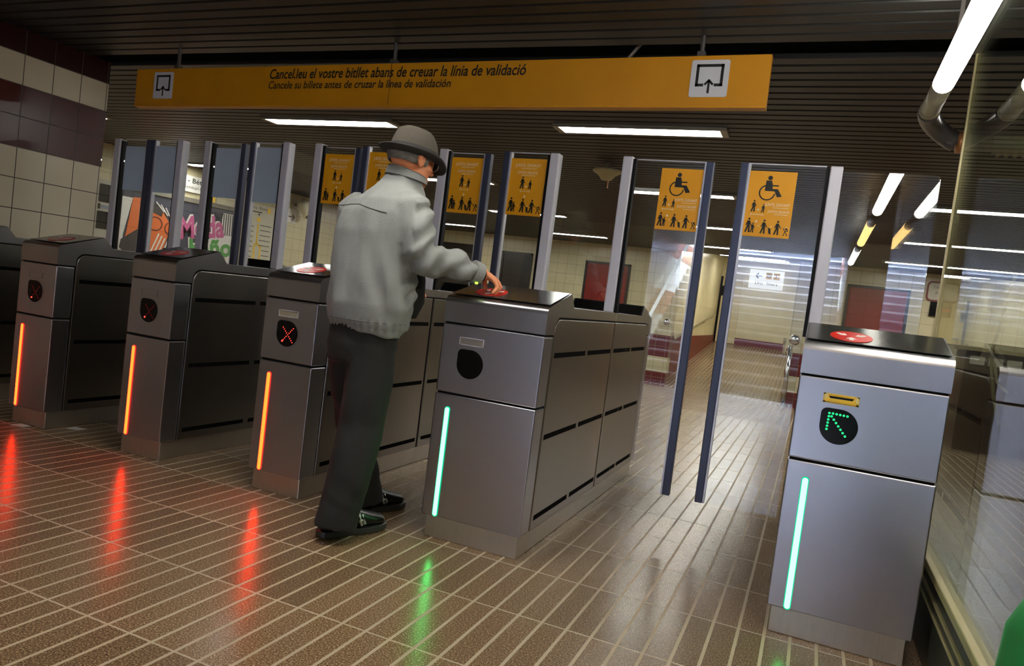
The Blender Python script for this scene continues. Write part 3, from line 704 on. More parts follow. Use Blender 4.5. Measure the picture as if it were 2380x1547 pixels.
art('white_rays', 'white', [stroke((5.30+.09*i, 1.83-.03*i), (5.46+.07*i, 1.70-.05*i), .018) for i in range(4)]+[stroke((5.22+.07*i, .92), (5.40+.06*i, 1.36-.03*i), .026) for i in range(5)], .029)
gl = []
for cy_, cz_ in ((5.32, 1.50), (5.62, 1.46)):
    for q in range(16):
        a0, a1 = 2*PI*q/16, 2*PI*(q+1)/16
        gl.append([(cy_+.13*math.cos(a0), cz_+.11*math.sin(a0)), (cy_+.13*math.cos(a1), cz_+.11*math.sin(a1)), (cy_+.112*math.cos(a1), cz_+.094*math.sin(a1)), (cy_+.112*math.cos(a0), cz_+.094*math.sin(a0))])
art('spectacles', plain('poster_maroon', S(98, 42, 36), .5), gl, .030)
art('stripes', 'print_black', [stroke((6.42+.05*i, 1.86), (6.43+.05*i, 1.50), .016) for i in range(11)], .025)
for txt, u, v, h, wd, rot, mat in (('Moda', 5.80, 1.34, .34, .92, .15, plain('poster_pink', S(196, 92, 142), .5)), ('baño', 6.02, 1.06, .29, .90, .12, plain('poster_green', S(84, 156, 76), .5))):
    mb = MB(); put_text(mb, txt, LW0, u, v, h, wd, 0, .035, .032, rot=rot); mb.build('headline', mat, ad)
    mb = MB(); put_text(mb, txt, LW0, u-.025, v+.015, h, wd, 0, .05, .0305, rot=rot); mb.build('headline_edge', 'white', ad)
ls = thing('line_sign', 'white station line sign reading Llíria - Bétera above the cartoon poster', 'sign', (XL, 0, 0))
MB().prism(rect(5.45, 2.09, 6.36, 2.345), LW0, 0, .04).build('board', 'white', ls)
MB().prism(rect(6.30, 2.005, 6.42, 2.345), LW0, .04, .05).build('line_badge', 'slot_yellow', ls)
k = MB(); put_text(k, 'Llíria - Bétera', LW0, 5.52, 2.235, .075, .78, 0, .015, .0412); put_text(k, 'Seminari CEU', LW0, 5.78, 2.14, .055, .46, 0, 0, .0412); k.build('lettering', 'print_black', ls)
mp = thing('route_map', 'tall white metro route map with yellow line on the far left wall', 'map', (XL, 0, 0))
MB().prism(rect(7.22, .95, 7.92, 2.15), LW0, .003, .03).build('board', 'dull_white', mp)
MB().prism(stroke((7.48, 1.80), (7.485, 1.44), .035), LW0, .03, .032).prism(stroke((7.485, 1.45), (7.43, 1.40), .035), LW0, .03, .032).prism(stroke((7.44, 1.41), (7.44, .98), .035), LW0, .03, .032).prism(stroke((7.485, 1.45), (7.60, 1.40), .035), LW0, .03, .032).prism(stroke((7.59, 1.41), (7.595, .98), .035), LW0, .03, .032).prism(rect(7.69, 2.02, 7.77, 2.12), LW0, .03, .032).prism(rect(7.44, 1.84, 7.52, 1.92), LW0, .03, .032).build('route_line', 'slot_yellow', mp)
k = MB()
for i in range(9):
    zz = 1.78-.09*i; k.prism(rect(7.63 if i > 4 else 7.54, zz, 7.82, zz+.012), LW0, .03, .032); k.prism(rect(7.26, zz-.04, 7.38, zz-.028), LW0, .03, .032)
put_text(k, 'Llíria - Bétera', LW0, 7.27, 2.06, .05, .40, 0, 0, .0312); k.prism(rect(7.27, 2.0, 7.55, 2.02), LW0, .03, .032)
k.prism(circ(7.48, 1.97, .02, 10), LW0, .03, .032); k.build('lettering', 'print_black', mp)
asn = thing('arrow_sign', 'small white sign with black right arrow below the spotlight', 'sign', (XL, 0, 0))
MB().prism(rect(8.08, 1.945, 8.46, 2.21), LW0, 0, .03).build('board', 'white', asn)
MB().prism(stroke((8.25, 2.06), (8.42, 2.06), .02), LW0, .03, .032).prism(stroke((8.36, 2.11), (8.425, 2.055), .02), LW0, .03, .032).prism(stroke((8.36, 2.0), (8.425, 2.06), .02), LW0, .03, .032).build('arrow', 'print_black', asn)
sp = thing('spotlight', 'cream cylinder spotlight on a wall bracket above the arrow sign', 'spotlight', (XL, 8.45, 2.25))
MB().tube([(0, 0, .05), (.16, 0, .05)], .03, 10).build('bracket', 'lampf', sp)
MB().tube([(.14, -.02, .10), (.24, .0, .02), (.34, .03, -.13)], [.10, .125, .125], 20).build('housing', plain('spotlight_cream', S(244, 238, 205), .4), sp, smooth=True)
MB().tube([(.339, .03, -.129), (.343, .031, -.136)], .105, 20).build('lens', 'black', sp)
vm = thing('information_panel', 'pale wall panel with two dark screens beside the cartoon poster', 'information panel', (XL, 0, 0))
MB().prism(rect(4.24, 1.0, 4.62, 1.99), LW0, 0, .06).build('frame', 'pale_frame', vm, bevel=.005)
MB().prism(rrect(4.325, 1.675, 4.567, 1.928, .02), LW0, .06, .064).build('screen', 'black', vm); MB().prism(rrect(4.315, 1.30, 4.56, 1.55, .02), LW0, .06, .064).build('screen', 'black', vm)
MB().prism(rect(4.325, 1.575, 4.36, 1.65), LW0, .06, .063).build('keypad', 'black', vm)
MB().prism(rect(4.375, 1.585, 4.52, 1.64), LW0, .06, .063).build('caption', 'sticker_back', vm)

# ------------------------------------------------------------------ things on the back wall
BW = FRONT(0, 13.0, 0)
def wall_poster(name, label, cat, u0, v0, u1, v1, mat, framew=.05):
    g = thing(name, label, cat, (0, 0, 0))
    MB().prism(rect(u0+framew, v0+framew, u1-framew, v1-framew), BW, .0, .03).build('sheet', mat, g)
    f_ = MB()
    for q in (rect(u0, v0, u1, v0+framew), rect(u0, v1-framew, u1, v1), rect(u0, v0, u0+framew, v1), rect(u1-framew, v0, u1, v1)): f_.prism(q, BW, 0, .05)
    f_.build('frame', 'poster_dark', g); return g
wall_poster('wall_poster', 'near black framed poster on the back wall behind the man\'s hand', 'poster', -6.98, 1.05, -6.2, 2.13, 'poster_dark')
p2 = wall_poster('wall_poster', 'dark red framed poster with faint text, behind the wide gate\'s right post', 'poster', -4.90, 1.0, -3.86, 2.10, 'poster_red')
k = MB(); lm_ = [(.2, .34), (.12, .42), (.16, .40), (.08, .44), (.0, .42), (.14, .40), (.16, .36), (.18, .40), (.16, .38), (.20, .36)]
for i, (a, b) in enumerate(lm_):
    k.prism(rect(-4.45+a*.6, 1.66-.05*i, -4.45+b*1.1, 1.675-.05*i), BW, .03, .032)
k.build('lettering', plain('poster_faint_text', S(150, 80, 70), .5), p2)
wall_poster('wall_poster', 'dark red framed poster right of the corridor, behind the nearest gate\'s glass', 'poster', .51, .95, 1.62, 2.15, 'poster_red')
dd = wall_poster('dark_cabinet_door', 'tall dark doorway panel on the back wall left of the near black poster', 'door panel', -8.6, .0, -7.55, 2.2, 'poster_dark')
rs = thing('notice_sign', 'white sign with rounded dark red border on the right back wall', 'sign', (0, 0, 0))
MB().prism(rrect(1.88, 1.98, 2.42, 2.36, .08), BW, 0, .03).build('border', 'red_paint', rs); MB().prism(rrect(1.91, 2.01, 2.39, 2.33, .06), BW, .03, .034).build('face', 'dull_white', rs)
k = MB(); put_text(k, 'TARGETES', BW, 2.15, 2.22, .05, .34, 0, 0, .0355, 'c'); put_text(k, 'AL BUS', BW, 2.15, 2.12, .05, .26, 0, 0, .0355, 'c'); k.build('lettering', 'slot_gray', rs)
vs_ = thing('video_screen', 'small black screen below the red bordered sign', 'screen', (0, 0, 0))
MB().prism(rect(1.97, 1.70, 2.33, 1.97), BW, -.003, .06).build('case', 'black', vs_); MB().prism(rect(2.08, 1.80, 2.30, 1.86), BW, .06, .063).build('lit_line', 'disc', vs_)
cs = thing('direction_sign', 'white direction sign with left arrow and yellow line numbers in the corridor', 'sign', (0, 21.46, 0))
CF = FRONT(0, 0, 0)
MB().prism(rect(-2.09, 2.31, -1.06, 2.90), CF, 0, .03).build('board', glow('sign_board_glow', (.95, .93, .86), .55), cs)  # board gives off a faint glow of its own
MB().prism(rrect(-1.60, 2.62, -1.41, 2.83, .03), CF, .03, .034).prism(rrect(-1.37, 2.62, -1.18, 2.83, .03), CF, .03, .034).build('line_badge', 'slot_yellow', cs)
k = MB()
for q in (stroke((-1.90, 2.71), (-1.70, 2.71), .035), stroke((-1.90, 2.71), (-1.82, 2.79), .035), stroke((-1.90, 2.71), (-1.82, 2.63), .035)): k.prism(q, CF, .03, .034)
put_text(k, '1', CF, -1.30, 2.67, .11, None, 0, .01, .0352)
for q in range(12):
    a0, a1 = 2*PI*q/12, 2*PI*(q+1)/12; k.prism([(-1.505+r_*math.cos(a), 2.725+r_*math.sin(a)) for r_, a in ((.06, a0), (.06, a1), (.035, a1), (.035, a0))], CF, .034, .036)
put_text(k, 'Llíria · Bétera', CF, -1.9, 2.44, .09, .68, 0, .01, .0312); k.build('lettering', 'print_black', cs)
def ramp_z(yy): return -.45+(yy-13)*.1059
h1 = thing('handrail', 'chrome handrail along the left corridor wall', 'handrail', (0, 0, 0), group='corridor handrails')
MB().tube([(-2.86, 12.7, .95), (-2.86, 13.2, .93), (-2.86, 13.8, ramp_z(13.8)+.95), (-2.86, 20.5, ramp_z(20.5)+.98)], .028, 12).build('rail', 'chrome', h1, smooth=True)
MB().ball((-2.86, 12.66, .95), .07).build('end_knob', 'chrome', h1, smooth=True)
bb = MB()
for yy in (14.5, 16.5, 18.5, 20.2): bb.tube([(-2.95, yy, ramp_z(yy)+.85), (-2.86, yy, ramp_z(yy)+.95)], .014, 8)
bb.build('bracket', 'chrome', h1)
h2 = thing('handrail', 'chrome handrail along the right corridor wall', 'handrail', (0, 0, 0), group='corridor handrails')
MB().tube([(-.5, 13.2, .90), (-.52, 14.0, ramp_z(14)+.93), (-.52, 20.5, ramp_z(20.5)+.98)], .028, 12).build('rail', 'chrome', h2, smooth=True)
bb = MB()
for yy in (14.5, 16.5, 18.5): bb.tube([(-.42, yy, ramp_z(yy)+.85), (-.52, yy, ramp_z(yy)+.95)], .014, 8)
bb.build('bracket', 'chrome', h2)
cp = thing('steel_post', 'upright chrome post with round knob by the corridor entrance', 'post', (-.36, 12.8, -.44))
MB().tube([(0, 0, 0), (0, 0, 1.24)], .05, 14).build('tube', 'chrome', cp, smooth=True); MB().ball((.06, -.02, 1.36), .11).build('knob', 'chrome', cp, smooth=True); MB().tube([(0, 0, 0), (0, 0, .03)], .1, 16).build('foot_plate', 'chrome', cp)
spk = thing('loudspeaker', 'cream bell-shaped loudspeaker hanging under the slatted ceiling', 'loudspeaker', (-2.05, 4.2, 2.5))
ring = lambda r, z_: [(r*math.cos(2*PI*k/24), r*math.sin(2*PI*k/24), z_) for k in range(24)]
MB().loft([ring(.14, -.075), ring(.145, -.09), ring(.12, -.105), ring(.085, -.125), ring(.065, -.15), ring(.05, -.17)]).build('horn', 'cream_trim', spk, smooth=True)
MB().tube([(0, 0, -.08), (0, 0, -.001)], .02, 8).build('stem', 'lampf', spk)
MB().tube([(.02, 0, -.16), (.02, 0, -.25)], .006, 6).build('cord', 'copper', spk)

# litter
for i, (pts, z_, lab) in enumerate(((((-4.07, -.05), (-3.99, -.03), (-3.98, .01), (-4.05, .0)), .002, 'crumpled white paper scrap in front of the leftmost whole gate'),
                              (((-3.84, .12), (-3.78, .15), (-3.77, .20), (-3.83, .17)), .002, 'torn white ticket on the floor between two left gates'))):
    mb = MB(); cx_ = sum(p[0] for p in pts)/4; cy_ = sum(p[1] for p in pts)/4
    mb.add([(p[0], p[1], .003+.004*(k % 2)) for k, p in enumerate(pts)]+[(cx_, cy_, .010)]+[(p[0], p[1], .001) for p in pts], [(0,1,4),(1,2,4),(2,3,4),(3,0,4),(5,6,7,8),(0,1,6,5),(1,2,7,6),(2,3,8,7),(3,0,5,8)])
    tag(mb.build('paper_scrap', 'paper'), lab, 'litter')

# ------------------------------------------------------------------ the man
P0 = Vector((-1.66, -.12, 0)); RT = Vector((.83996, .54265, 0)); NN = Vector((-.54265, .83996, 0))
def Lp(s, d, z): return RT*s+NN*d+Vector((0, 0, z))          # local to the man's Empty at P0
def fr_dir(t): return (RT*math.sin(t)+NN*math.cos(t), RT*math.cos(t)-NN*math.sin(t))   # facing, right hand side
man = thing('person', 'man in gray jacket, felt hat and dark trousers reaching to the green-lit gate', 'person', P0)
def ell(c, ax, ay, a, b, n=28, pw=2.):
    P = []
    for k in range(n):
        t = 2*PI*k/n; ct, st_ = math.cos(t), math.sin(t)
        P.append(c+ax*a*math.copysign(abs(ct)**(2/pw), ct)+ay*b*math.copysign(abs(st_)**(2/pw), st_))
    return P
def remesh(mb, name, mat, voxel, smooth=3, parent=man, disp=None):
    me = mb.mesh(name+'_raw'); ob = bpy.data.objects.new(name+'_raw', me); COL.objects.link(ob)
    m_ = ob.modifiers.new('r', 'REMESH'); m_.mode = 'VOXEL'; m_.voxel_size = voxel
    if smooth:
        q = ob.modifiers.new('s', 'SMOOTH'); q.iterations = smooth; q.factor = .5
    dg = bpy.context.evaluated_depsgraph_get(); dg.update()
    m2 = bpy.data.meshes.new_from_object(ob.evaluated_get(dg)); m2.name = name
    bpy.data.objects.remove(ob)
    if disp:
        nr = [v.normal.copy() for v in m2.vertices]
        for v, n_ in zip(m2.vertices, nr): v.co = v.co+n_*disp(v.co)
    m2.materials.clear(); m2.materials.append(M[mat])
    for p in m2.polygons: p.use_smooth = True
    o = bpy.data.objects.new(name, m2); COL.objects.link(o); o.parent = parent
    return o
tF, tR = fr_dir(math.radians(45))
# jacket trunk
def jring(c, z, a, b, dz=0.): 
    C = Lp(c, 0, z); return [p+Vector((0, 0, dz*((p-C).dot(RT))/.2)) for p in ell(C, tR, tF, a, b, 32, 2.3)]
jk = MB()
jk.loft([jring(-.060, .850, .178, .120, -.014), jring(-.060, .90, .192, .138, -.012), jring(-.052, .97, .208, .150), jring(-.048, 1.06, .205, .148), jring(-.050, 1.16, .206, .140),
         jring(-.048, 1.27, .212, .136), jring(-.036, 1.35, .212, .128), jring(-.020, 1.405, .186, .115), jring(.004, 1.445, .135, .095), jring(.024, 1.485, .090, .082), jring(.034, 1.520, .078, .078)])
# right sleeve: shoulder, elbow, wrist
sh = Lp(.075, -.115, 1.375); elb = Lp(.118, -.165, 1.185); wr_ = Lp(.372, -.062, 1.158)
def limb(mb, pts, rad, n=18):
    mb.tube(pts, rad, n); 
    return mb
jk.tube([Lp(.045, -.085, 1.405), sh, Lp(.100, -.150, 1.29), Lp(.112, -.168, 1.215), Lp(.150, -.160, 1.180), Lp(.215, -.130, 1.178), Lp(.30, -.09, 1.170), wr_], [.065, .082, .076, .074, .070, .064, .058, .046], 20)
# left sleeve on the far side, forearm forward
jk.tube([Lp(-.13, .10, 1.395), Lp(-.165, .135, 1.355), Lp(-.160, .165, 1.20), Lp(-.11, .20, 1.10), Lp(.00, .27, 1.06), Lp(.08, .31, 1.05)], [.06, .078, .070, .064, .056, .046], 18)
def folds(co):
    p = Vector(co); s_, d_, z_ = p.dot(RT), p.dot(NN), p.z
    v = noise.noise(Vector((s_*10, d_*10, z_*3.6)))*.011
    v += noise.noise(Vector((s_*26+3, d_*26, z_*8)))*.0045
    # long drapes from the shoulder blades down to the hem
    k = max(0., min(1., (1.30-z_)/.25))*max(0., min(1., (z_-.87)/.1))
    a = math.sin(s_*46-d_*20+z_*9+2.6*noise.noise(Vector((s_*4, d_*4, z_*3))))
    v += .015*k*(abs(a)**.7*math.copysign(1, a))*max(0., .35+noise.noise(Vector((z_*3, s_*5, 1.))))
    # sleeve creases round the elbow and forearm
    if s_ > .085 and z_ < 1.40:
        e = math.sin((s_*.72-z_*.9+d_*.3)*74+3*noise.noise(p*9)); v += .013*e*max(0, .5+.7*noise.noise(p*6))
    # gathered waistband
    if z_ < .905: v += .004*math.sin(math.atan2(d_, s_+.06)*34)*(z_ > .862)-.005*(z_ < .878)
    return v
jo = remesh(jk, 'jacket', 'jacket', .009, 4, disp=folds)
cl = MB()
cl.loft([[Lp(.036, 0, 1.505)+p for p in [tR*(.093*math.cos(t))+tF*(.088*math.sin(t))+Vector((0, 0, .022-.16*(tR*(.09*math.cos(t))+tF*(.085*math.sin(t))).dot(RT)-.02)) for t in [2*PI*k/28 for k in range(28)]]],
         [Lp(.038, 0, 1.535)+p for p in [tR*(.088*math.cos(t))+tF*(.082*math.sin(t))+Vector((0, 0, .016-.20*(tR*(.09*math.cos(t))+tF*(.085*math.sin(t))).dot(RT)-.02)) for t in [2*PI*k/28 for k in range(28)]]],
         [Lp(.038, 0, 1.550)+p for p in [tR*(.082*math.cos(t))+tF*(.077*math.sin(t))+Vector((0, 0, .012-.22*(tR*(.09*math.cos(t))+tF*(.085*math.sin(t))).dot(RT)-.02)) for t in [2*PI*k/28 for k in range(28)]]],
         [Lp(.038, 0, 1.530)+p for p in [tR*(.074*math.cos(t))+tF*(.070*math.sin(t))+Vector((0, 0, .012-.22*(tR*(.09*math.cos(t))+tF*(.085*math.sin(t))).dot(RT)-.02)) for t in [2*PI*k/28 for k in range(28)]]]], caps=False)
c_ = cl.build('collar', 'jacket', jo, smooth=True)
cu = MB().tube([Lp(.352, -.071, 1.161), Lp(.392, -.054, 1.152)], [.049, .046], 20); cu.build('cuff', 'jacket', jo, bevel=.004, smooth=False)
# yoke seam across the back
from mathutils.bvhtree import BVHTree
bvh = BVHTree.FromPolygons([v.co for v in jo.data.vertices], [tuple(p.vertices) for p in jo.data.polygons])
def seam_line(name, pairs, rad=.0022):
    """thread laid on the cloth: from each outside point towards an inside point"""
    pts = []
    for o_, c_ in pairs:
        h, n_, _, _ = bvh.ray_cast(o_, (c_-o_).normalized())
        if h is not None: pts.append(h+n_*.0005)
    if len(pts) > 2: MB().tube(pts, rad, 6).build(name, 'seam', jo, smooth=True)
YC = Lp(-.035, 0, 1.372)
prs = []
for k in range(25):
    t = math.radians(-176+k*5.6); z_ = -.03*max(0, (k-13)/11)
    prs.append((YC+tR*.5*math.cos(t)+tF*.5*math.sin(t)+Vector((0, 0, z_)), YC+Vector((0, 0, z_))))
seam_line('yoke_seam', prs)
seam_line('waist_seam', [(Lp(-.058, 0, .903)+tR*.5*math.cos(t)+tF*.5*math.sin(t), Lp(-.058, 0, .903)) for t in [2*PI*k/36 for k in range(37)]], .0018)
# dark jumper showing at the open front
sw = MB().loft([ell(Lp(-.03, 0, .93)+tF*.055, tR, tF, .15, .125), ell(Lp(-.025, 0, 1.0)+tF*.075, tR, tF, .16, .135), ell(Lp(-.02, 0, 1.1)+tF*.06, tR, tF, .16, .13), ell(Lp(-.02, 0, 1.25)+tF*.02, tR, tF, .14, .11)])
sw.build('jumper', 'sweater', man, smooth=True)
# trousers
tr = MB()
hipc = Lp(-.066, 0, .86)
tr.loft([ell(Lp(-.066, 0, .89), tR, tF, .165, .115), ell(Lp(-.066, 0, .80), tR, tF, .170, .125), ell(Lp(-.068, .0, .72), tR, tF, .150, .115)])
tr.tube([Lp(-.02, -.055, .80), Lp(-.022, -.060, .64), Lp(-.030, -.075, .46), Lp(-.052, -.115, .28), Lp(-.078, -.135, .12), Lp(-.088, -.140, .052)], [.098, .100, .094, .088, .086, .090], 22)
tr.tube([Lp(-.115, .06, .80), Lp(-.10, .085, .64), Lp(-.065, .12, .46), Lp(-.03, .17, .28), Lp(.012, .21, .12), Lp(.025, .215, .055)], [.095, .092, .082, .078, .080, .084], 22)
def tf_(co):
    p = Vector(co); s_, d_, z_ = p.dot(RT), p.dot(NN), p.z
    v = noise.noise(Vector((s_*14, d_*14, z_*7)))*.006
    v += .006*math.sin(z_*58+s_*36+3*noise.noise(p*6))*max(0, noise.noise(p*5+Vector((4, 0, 0)))+.25)*max(0, 1-abs(z_-.45)/.45)
    return v
remesh(tr, 'trousers', 'trouser', .010, 4, disp=tf_)
# shoes
def shoe(heel, ang, far=False):
    F_ = Vector((math.cos(ang), math.sin(ang), 0)); R_ = Vector((F_.y, -F_.x, 0)); H = Vector(heel)-P0
    u = MB(); Lh = .305
    prof = [(0.0, .030, .058), (.03, .036, .078), (.08, .040, .088), (.13, .042, .090), (.18, .048, .075), (.23, .050, .058), (.275, .044, .046), (.30, .028, .036)]
    rings = []
    for l, w_, h_ in prof:
        c = H+F_*l
        rings.append([c+R_*w_*math.cos(t)+Vector((0, 0, max(.022, .024+h_*(.5+.5*math.sin(t))))) for t in [2*PI*k/20 for k in range(20)]])
    u.loft(rings); o = u.build('shoe', 'shoe', man, smooth=True)
    md = o.modifiers.new('sub', 'SUBSURF'); md.levels = 1; md.render_levels = 1
    so = MB(); out = []
    for l, w_ in ((-.012, .022), (.0, .034), (.04, .042), (.12, .044), (.2, .052), (.26, .050), (.30, .034), (.316, .014)): out.append((l, w_))
    P = [(l, w_) for l, w_ in out]+[(l, -w_) for l, w_ in out[::-1]]
    so.prism(P, lambda a, b, w_: H+F_*a+R_*b+Vector((0, 0, w_)), .001, .030)
    so.build('sole', 'sole', o, bevel=.006)
    st_ = MB()
    for (a, b, c, d) in ((.165, .04, .150, .094), (.180, .045, .168, .085), (.150, .06, .190, .065)):
        st_.tube([H+F_*a+R_*.047+Vector((0, 0, b)), H+F_*c+R_*.034+Vector((0, 0, d))], .006, 6)
    st_.build('silver_trim', 'silver', o, smooth=True)
fa = math.atan2(.298, .125)
shoe((-1.712, -.302, 0), fa)
shoe((-1.810, .02, 0), fa)

# skin: head, neck, hidden trunk, arms, hands, all one surface
hF0, hR = fr_dir(math.radians(58)); pit = math.radians(8)
hF = (hF0*math.cos(pit)-Vector((0, 0, 1))*math.sin(pit)).normalized(); hU = hR.cross(hF).normalized()
HC = Lp(.052, -.005, 1.598)
def H3(r, f, u): return HC+hR*r+hF*f+hU*u
ax = (hR, hF, hU)
bd = MB()
bd.ball(H3(0, -.010, .020), (.076, .096, .098), 24, 16, ax)
bd.ball(H3(0, .030, -.045), (.060, .060, .070), 20, 12, ax)
bd.ball(H3(0, .048, -.090), (.040, .042, .032), 16, 10, ax)
bd.ball(H3(0, .070, -.005), (.050, .028, .045), 16, 10, ax)
bd.loft([[H3(a*.012, .085+b*.0, .012-c) for a, b, c in ((-1, 0, 0), (1, 0, 0), (.6, 0, -.01), (-.6, 0, -.01))], [H3(a*.018, .112+b, -.034-c) for a, b, c in ((-1, -.02, .01), (1, -.02, .01), (.5, .004, -.004), (-.5, .004, -.004))]])
bd.ball(H3(0, .104, -.034), (.017, .015, .012), 12, 8, ax)
bd.ball(H3(0, .083, -.070), (.026, .016, .008), 12, 8, ax); bd.ball(H3(0, .082, -.084), (.024, .015, .008), 12, 8, ax)
bd.ball(H3(0, .078, .026), (.052, .018, .012), 16, 8, ax)
for sg_ in (-1, 1):
    bd.ball(H3(sg_*.079, -.004, -.008), (.010, .020, .036), 14, 10, (hR*1, (hF*.95-hU*.2).normalized(), hU))
    bd.ball(H3(sg_*.084, -.014, .006), (.012, .012, .024), 12, 8, ax)
    bd.ball(H3(sg_*.040, .060, -.030), (.022, .022, .018), 12, 8, ax)
bd.tube([Lp(.020, 0, 1.43), Lp(.034, 0, 1.50), H3(0, -.012, -.05)], [.066, .060, .062], 20)
bd.tube([Lp(-.05, 0, .95), Lp(-.05, 0, 1.15), Lp(-.03, 0, 1.33), Lp(.02, 0, 1.44)], [.095, .10, .10, .066], 20)
bd.tube([Lp(.03, -.06, 1.38), sh, Lp(.112, -.166, 1.20), Lp(.25, -.11, 1.172), Lp(.385, -.058, 1.154), Lp(.412, -.049, 1.153)], [.05, .048, .042, .038, .028, .028], 16)
bd.tube([Lp(-.13, .10, 1.38), Lp(-.160, .165, 1.20), Lp(-.11, .20, 1.10), Lp(.00, .27, 1.06), Lp(.10, .32, 1.05)], [.05, .045, .042, .036, .028], 16)
bd.tube([Lp(-.05, -.04, .95), Lp(-.022, -.060, .64), Lp(-.030, -.075, .46), Lp(-.080, -.135, .10)], [.08, .07, .055, .042], 14)
bd.tube([Lp(-.05, .04, .95), Lp(-.10, .085, .64), Lp(-.065, .12, .46), Lp(.018, .21, .10)], [.08, .07, .055, .042], 14)
# right hand: palm from the wrist to the knuckles, fingers bent down onto the validator
def q_(s, d, z): return Lp(s, d, z)
wr2 = q_(.408, -.050, 1.154)
kn = [q_(.452, -.078, 1.128), q_(.462, -.056, 1.134), q_(.464, -.033, 1.136), q_(.458, -.011, 1.133)]
for i, kp in enumerate(kn):
    bd.tube([q_(.402, -.062+.008*i, 1.155), q_(.430, -.068+.016*i, 1.150), kp], [.017, .0135, .0115], 12)
bd.ball(q_(.432, -.047, 1.142), (.030, .038, .013), 16, 10, ((RT*.9-Vector((0, 0, .4))).normalized(), NN, (RT*.4+Vector((0, 0, .9))).normalized()))
mids = [q_(.466, -.083, 1.103), q_(.484, -.058, 1.106), q_(.486, -.033, 1.108), q_(.476, -.007, 1.106)]
tips0 = [q_(.455, -.086, 1.087), q_(.470, -.060, 1.086), q_(.473, -.033, 1.087), q_(.462, -.004, 1.088)]
tips = [q_(.446, -.086, 1.0755), q_(.460, -.060, 1.0745), q_(.464, -.033, 1.0795), q_(.452, -.002, 1.083)]
for a, b, c, d in zip(kn, mids, tips0, tips):
    bd.tube([a, a*.5+b*.5+Vector((0, 0, .003)), b, c, d], [.0108, .0098, .0098, .0085, .0066], 12)
bd.tube([q_(.405, -.030, 1.148), q_(.416, -.012, 1.128), q_(.424, .000, 1.105), q_(.428, -.002, 1.085)], [.0145, .0125, .011, .008], 12)
# left hand, resting in front of him
for i in range(4):
    bd.tube([q_(.09, .30+.012*i, 1.055), q_(.135, .31+.014*i, 1.055), q_(.175, .315+.016*i, 1.045), q_(.195, .315+.016*i, 1.02)], [.014, .0095, .009, .007], 10)
bd.tube([q_(.10, .30, 1.055), q_(.125, .28, 1.05), q_(.15, .275, 1.04)], [.012, .010, .008], 10)
remesh(bd, 'body', 'skin', .0036, 2)
# hair, hat, glasses, wrist band
hm = MB().ball(H3(0, -.014, .012), (.0815, .1015, .094), 32, 24, ax).mesh('hair')
bm = bmesh.new(); bm.from_mesh(hm); kill = []
for f in bm.faces:
    c = f.calc_center_median()-HC; r_, f_, u_ = c.dot(hR), c.dot(hF), c.dot(hU)
    if u_ < -.036+max(0, f_+.03)*.35 or (f_ > .012 and u_ < .03) or f_ > .05 or u_ > .022: kill.append(f)
bmesh.ops.delete(bm, geom=kill, context='FACES')
bmesh.ops.subdivide_edges(bm, edges=bm.edges, cuts=1, use_grid_fill=True)
for v in bm.verts: v.co += (v.co-HC).normalized()*(.004*noise.noise(v.co*70)+.001)
bm.to_mesh(hm); bm.free(); hm.materials.append(M['hair'])
for p in hm.polygons: p.use_smooth = True
ho = bpy.data.objects.new('hair', hm); COL.objects.link(ho); ho.parent = man
md = ho.modifiers.new('s', 'SOLIDIFY'); md.thickness = .006; md.offset = -1
sb = MB()
for sg_ in (-1, 1): sb.ball(H3(sg_*.0755, .022, -.004), (.006, .014, .032), 10, 8, ax)
sb.build('sideburn', 'hair', ho, smooth=True)
kp_ = math.radians(6); kF = (hF0*math.cos(kp_)-Vector((0, 0, 1))*math.sin(kp_)).normalized(); kU = hR.cross(kF).normalized()
KC = Lp(.056, -.008, 1.620)
def hring(a, b, u_, shift=0., dent=0., pinch=0., n=40, lift=None):
    R = []
    for k in range(n):
        t = 2*PI*k/n; x_, y_ = a*math.cos(t), b*math.sin(t)
        uu = u_-dent*max(0, 1-(x_/(a*.45))**2)*(1 if abs(x_) < a*.45 else 0)
        x2 = x_*(1-pinch*max(0, math.sin(t))**2)
        if lift: uu += lift(x_, y_)
        R.append(KC+hR*x2+kF*(y_+shift)+kU*uu)
    return R
crown = MB().loft([hring(.086, .108, -.022), hring(.087, .109, .0), hring(.085, .106, .03), hring(.080, .098, .055, 0, 0, .14), hring(.072, .088, .078, -.002, .0, .28), hring(.060, .076, .094, -.004, .004, .3), hring(.040, .056, .097, -.006, .012, .3), hring(.012, .03, .092, -.008, .016, .2)])
hat = crown.build('hat', 'hat', man, smooth=True)
md = hat.modifiers.new('sub', 'SUBSURF'); md.levels = 1; md.render_levels = 1
MB().loft([hring(.0885, .1105, -.020), hring(.0895, .1115, -.016), hring(.0885, .1105, .014), hring(.087, .109, .016)], caps=False).build('hat_band', 'hatband', hat, smooth=True)
cv = lambda amt: (lambda x_, y_: amt*((x_/.13)**2*.016-(y_ > 0)*(y_/.15)**2*.020+(y_ < 0)*(y_/.15)**2*.016))
bl = MB().loft([hring(.086, .108, -.019), hring(.102, .124, -.022, 0, lift=cv(.6)), hring(.124, .148, -.024, 0, lift=cv(1.)), hring(.130, .154, -.023, 0, lift=cv(1.1)), hring(.1305, .1545, -.027, 0, lift=cv(1.1)), hring(.124, .148, -.029, 0, lift=cv(1.)), hring(.102, .124, -.027, 0, lift=cv(.6)), hring(.086, .108, -.024)], caps=False)
bl.build('brim', 'brim', hat, smooth=True)
gs = MB()
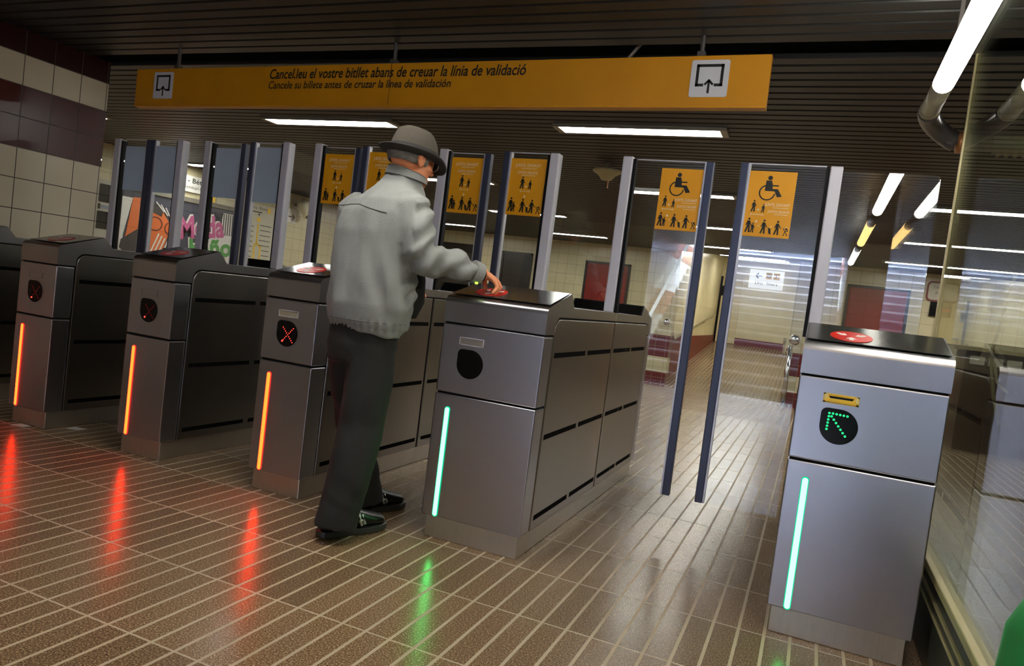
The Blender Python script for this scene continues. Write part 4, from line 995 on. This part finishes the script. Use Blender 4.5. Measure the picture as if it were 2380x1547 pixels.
for sg_ in (-1, 1):
    gs.tube([H3(sg_*.036+.024*math.cos(t), .098, -.008+.018*math.sin(t)) for t in [2*PI*k/16 for k in range(17)]], .0016, 6)
    gs.tube([H3(sg_*.060, .098, -.003), H3(sg_*.076, .03, .0), H3(sg_*.083, -.005, .004)], .0016, 6)
gs.tube([H3(-.012, .100, -.006), H3(.012, .100, -.006)], .0016, 6)
gs.build('glasses', 'chrome', man, smooth=True)
wt = MB().tube([Lp(.388, -.056, 1.153), Lp(.402, -.051, 1.153)], [.033, .033], 18).build('wrist_band', 'black', man)
MB().ball(Lp(.375, -.085, 1.112), (.007, .007, .005), 10, 8).build('green_spot', glow('green_spot_glow', (.4, 1., .05), 2.), wt)  # green spot glows; the band that carries it is made up

# ------------------------------------------------------------------ daylight, world, camera
w = bpy.data.worlds.new('World'); SC.world = w; w.use_nodes = True
bg = w.node_tree.nodes['Background']; bg.inputs[0].default_value = (.55, .70, 1., 1); bg.inputs[1].default_value = 1.2
def area(name, loc, target, sx, sy, energy, col):
    l = bpy.data.lights.new(name, 'AREA'); l.shape = 'RECTANGLE'; l.size = sx; l.size_y = sy; l.energy = energy; l.color = col
    o = bpy.data.objects.new(name, l); COL.objects.link(o); o.location = loc
    o.rotation_euler = (Vector(target)-Vector(loc)).to_track_quat('-Z', 'Y').to_euler(); return o
area('stairwell_sky', (-1.1, -11.8, 6.3), (-1.1, -11.4, 0), 2.9, 4.6, 4600, (.62, .76, 1.))
for yl, en in ((-.62, 8), (-3.45, 8)):   # beams of the added strip lights, cut off sideways
    ol = area('added_strip_beam', (-1.55, yl, 2.46), (-1.55, yl, 0), 1.3, .18, en, (1., .96, .87)); ol.data.spread = math.radians(115)
area('stairwell_daylight', (-1.1, -14.4, 5.1), (-1.1, -6., 1.2), 2.9, 2.2, 4200, (.62, .76, 1.))

cam = bpy.data.cameras.new('Camera'); co_ = bpy.data.objects.new('Camera', cam); COL.objects.link(co_); SC.camera = co_
yaw, pitch, roll = -.3928, -.0498, .1248
cy, sy, cp, sp_ = math.cos(yaw), math.sin(yaw), math.cos(pitch), math.sin(pitch)
f_ = Vector((sy*cp, cy*cp, sp_)); r_ = Vector((cy, -sy, 0)); u_ = r_.cross(f_)
r2 = r_*math.cos(roll)+u_*math.sin(roll); u2 = -r_*math.sin(roll)+u_*math.cos(roll)
co_.matrix_world = Matrix(((r2.x, u2.x, -f_.x, .0256), (r2.y, u2.y, -f_.y, -2.7292), (r2.z, u2.z, -f_.z, 1.0738), (0, 0, 0, 1)))
cam.sensor_width = 36; cam.sensor_fit = 'HORIZONTAL'; cam.lens = 36*1677.53/2380; cam.clip_start = .02; cam.clip_end = 200
vs = SC.view_settings; SC.display_settings.display_device = 'sRGB'
vs.view_transform = 'Standard'; vs.look = 'None'; vs.gamma = 1; vs.use_curve_mapping = False; vs.exposure = 0.75
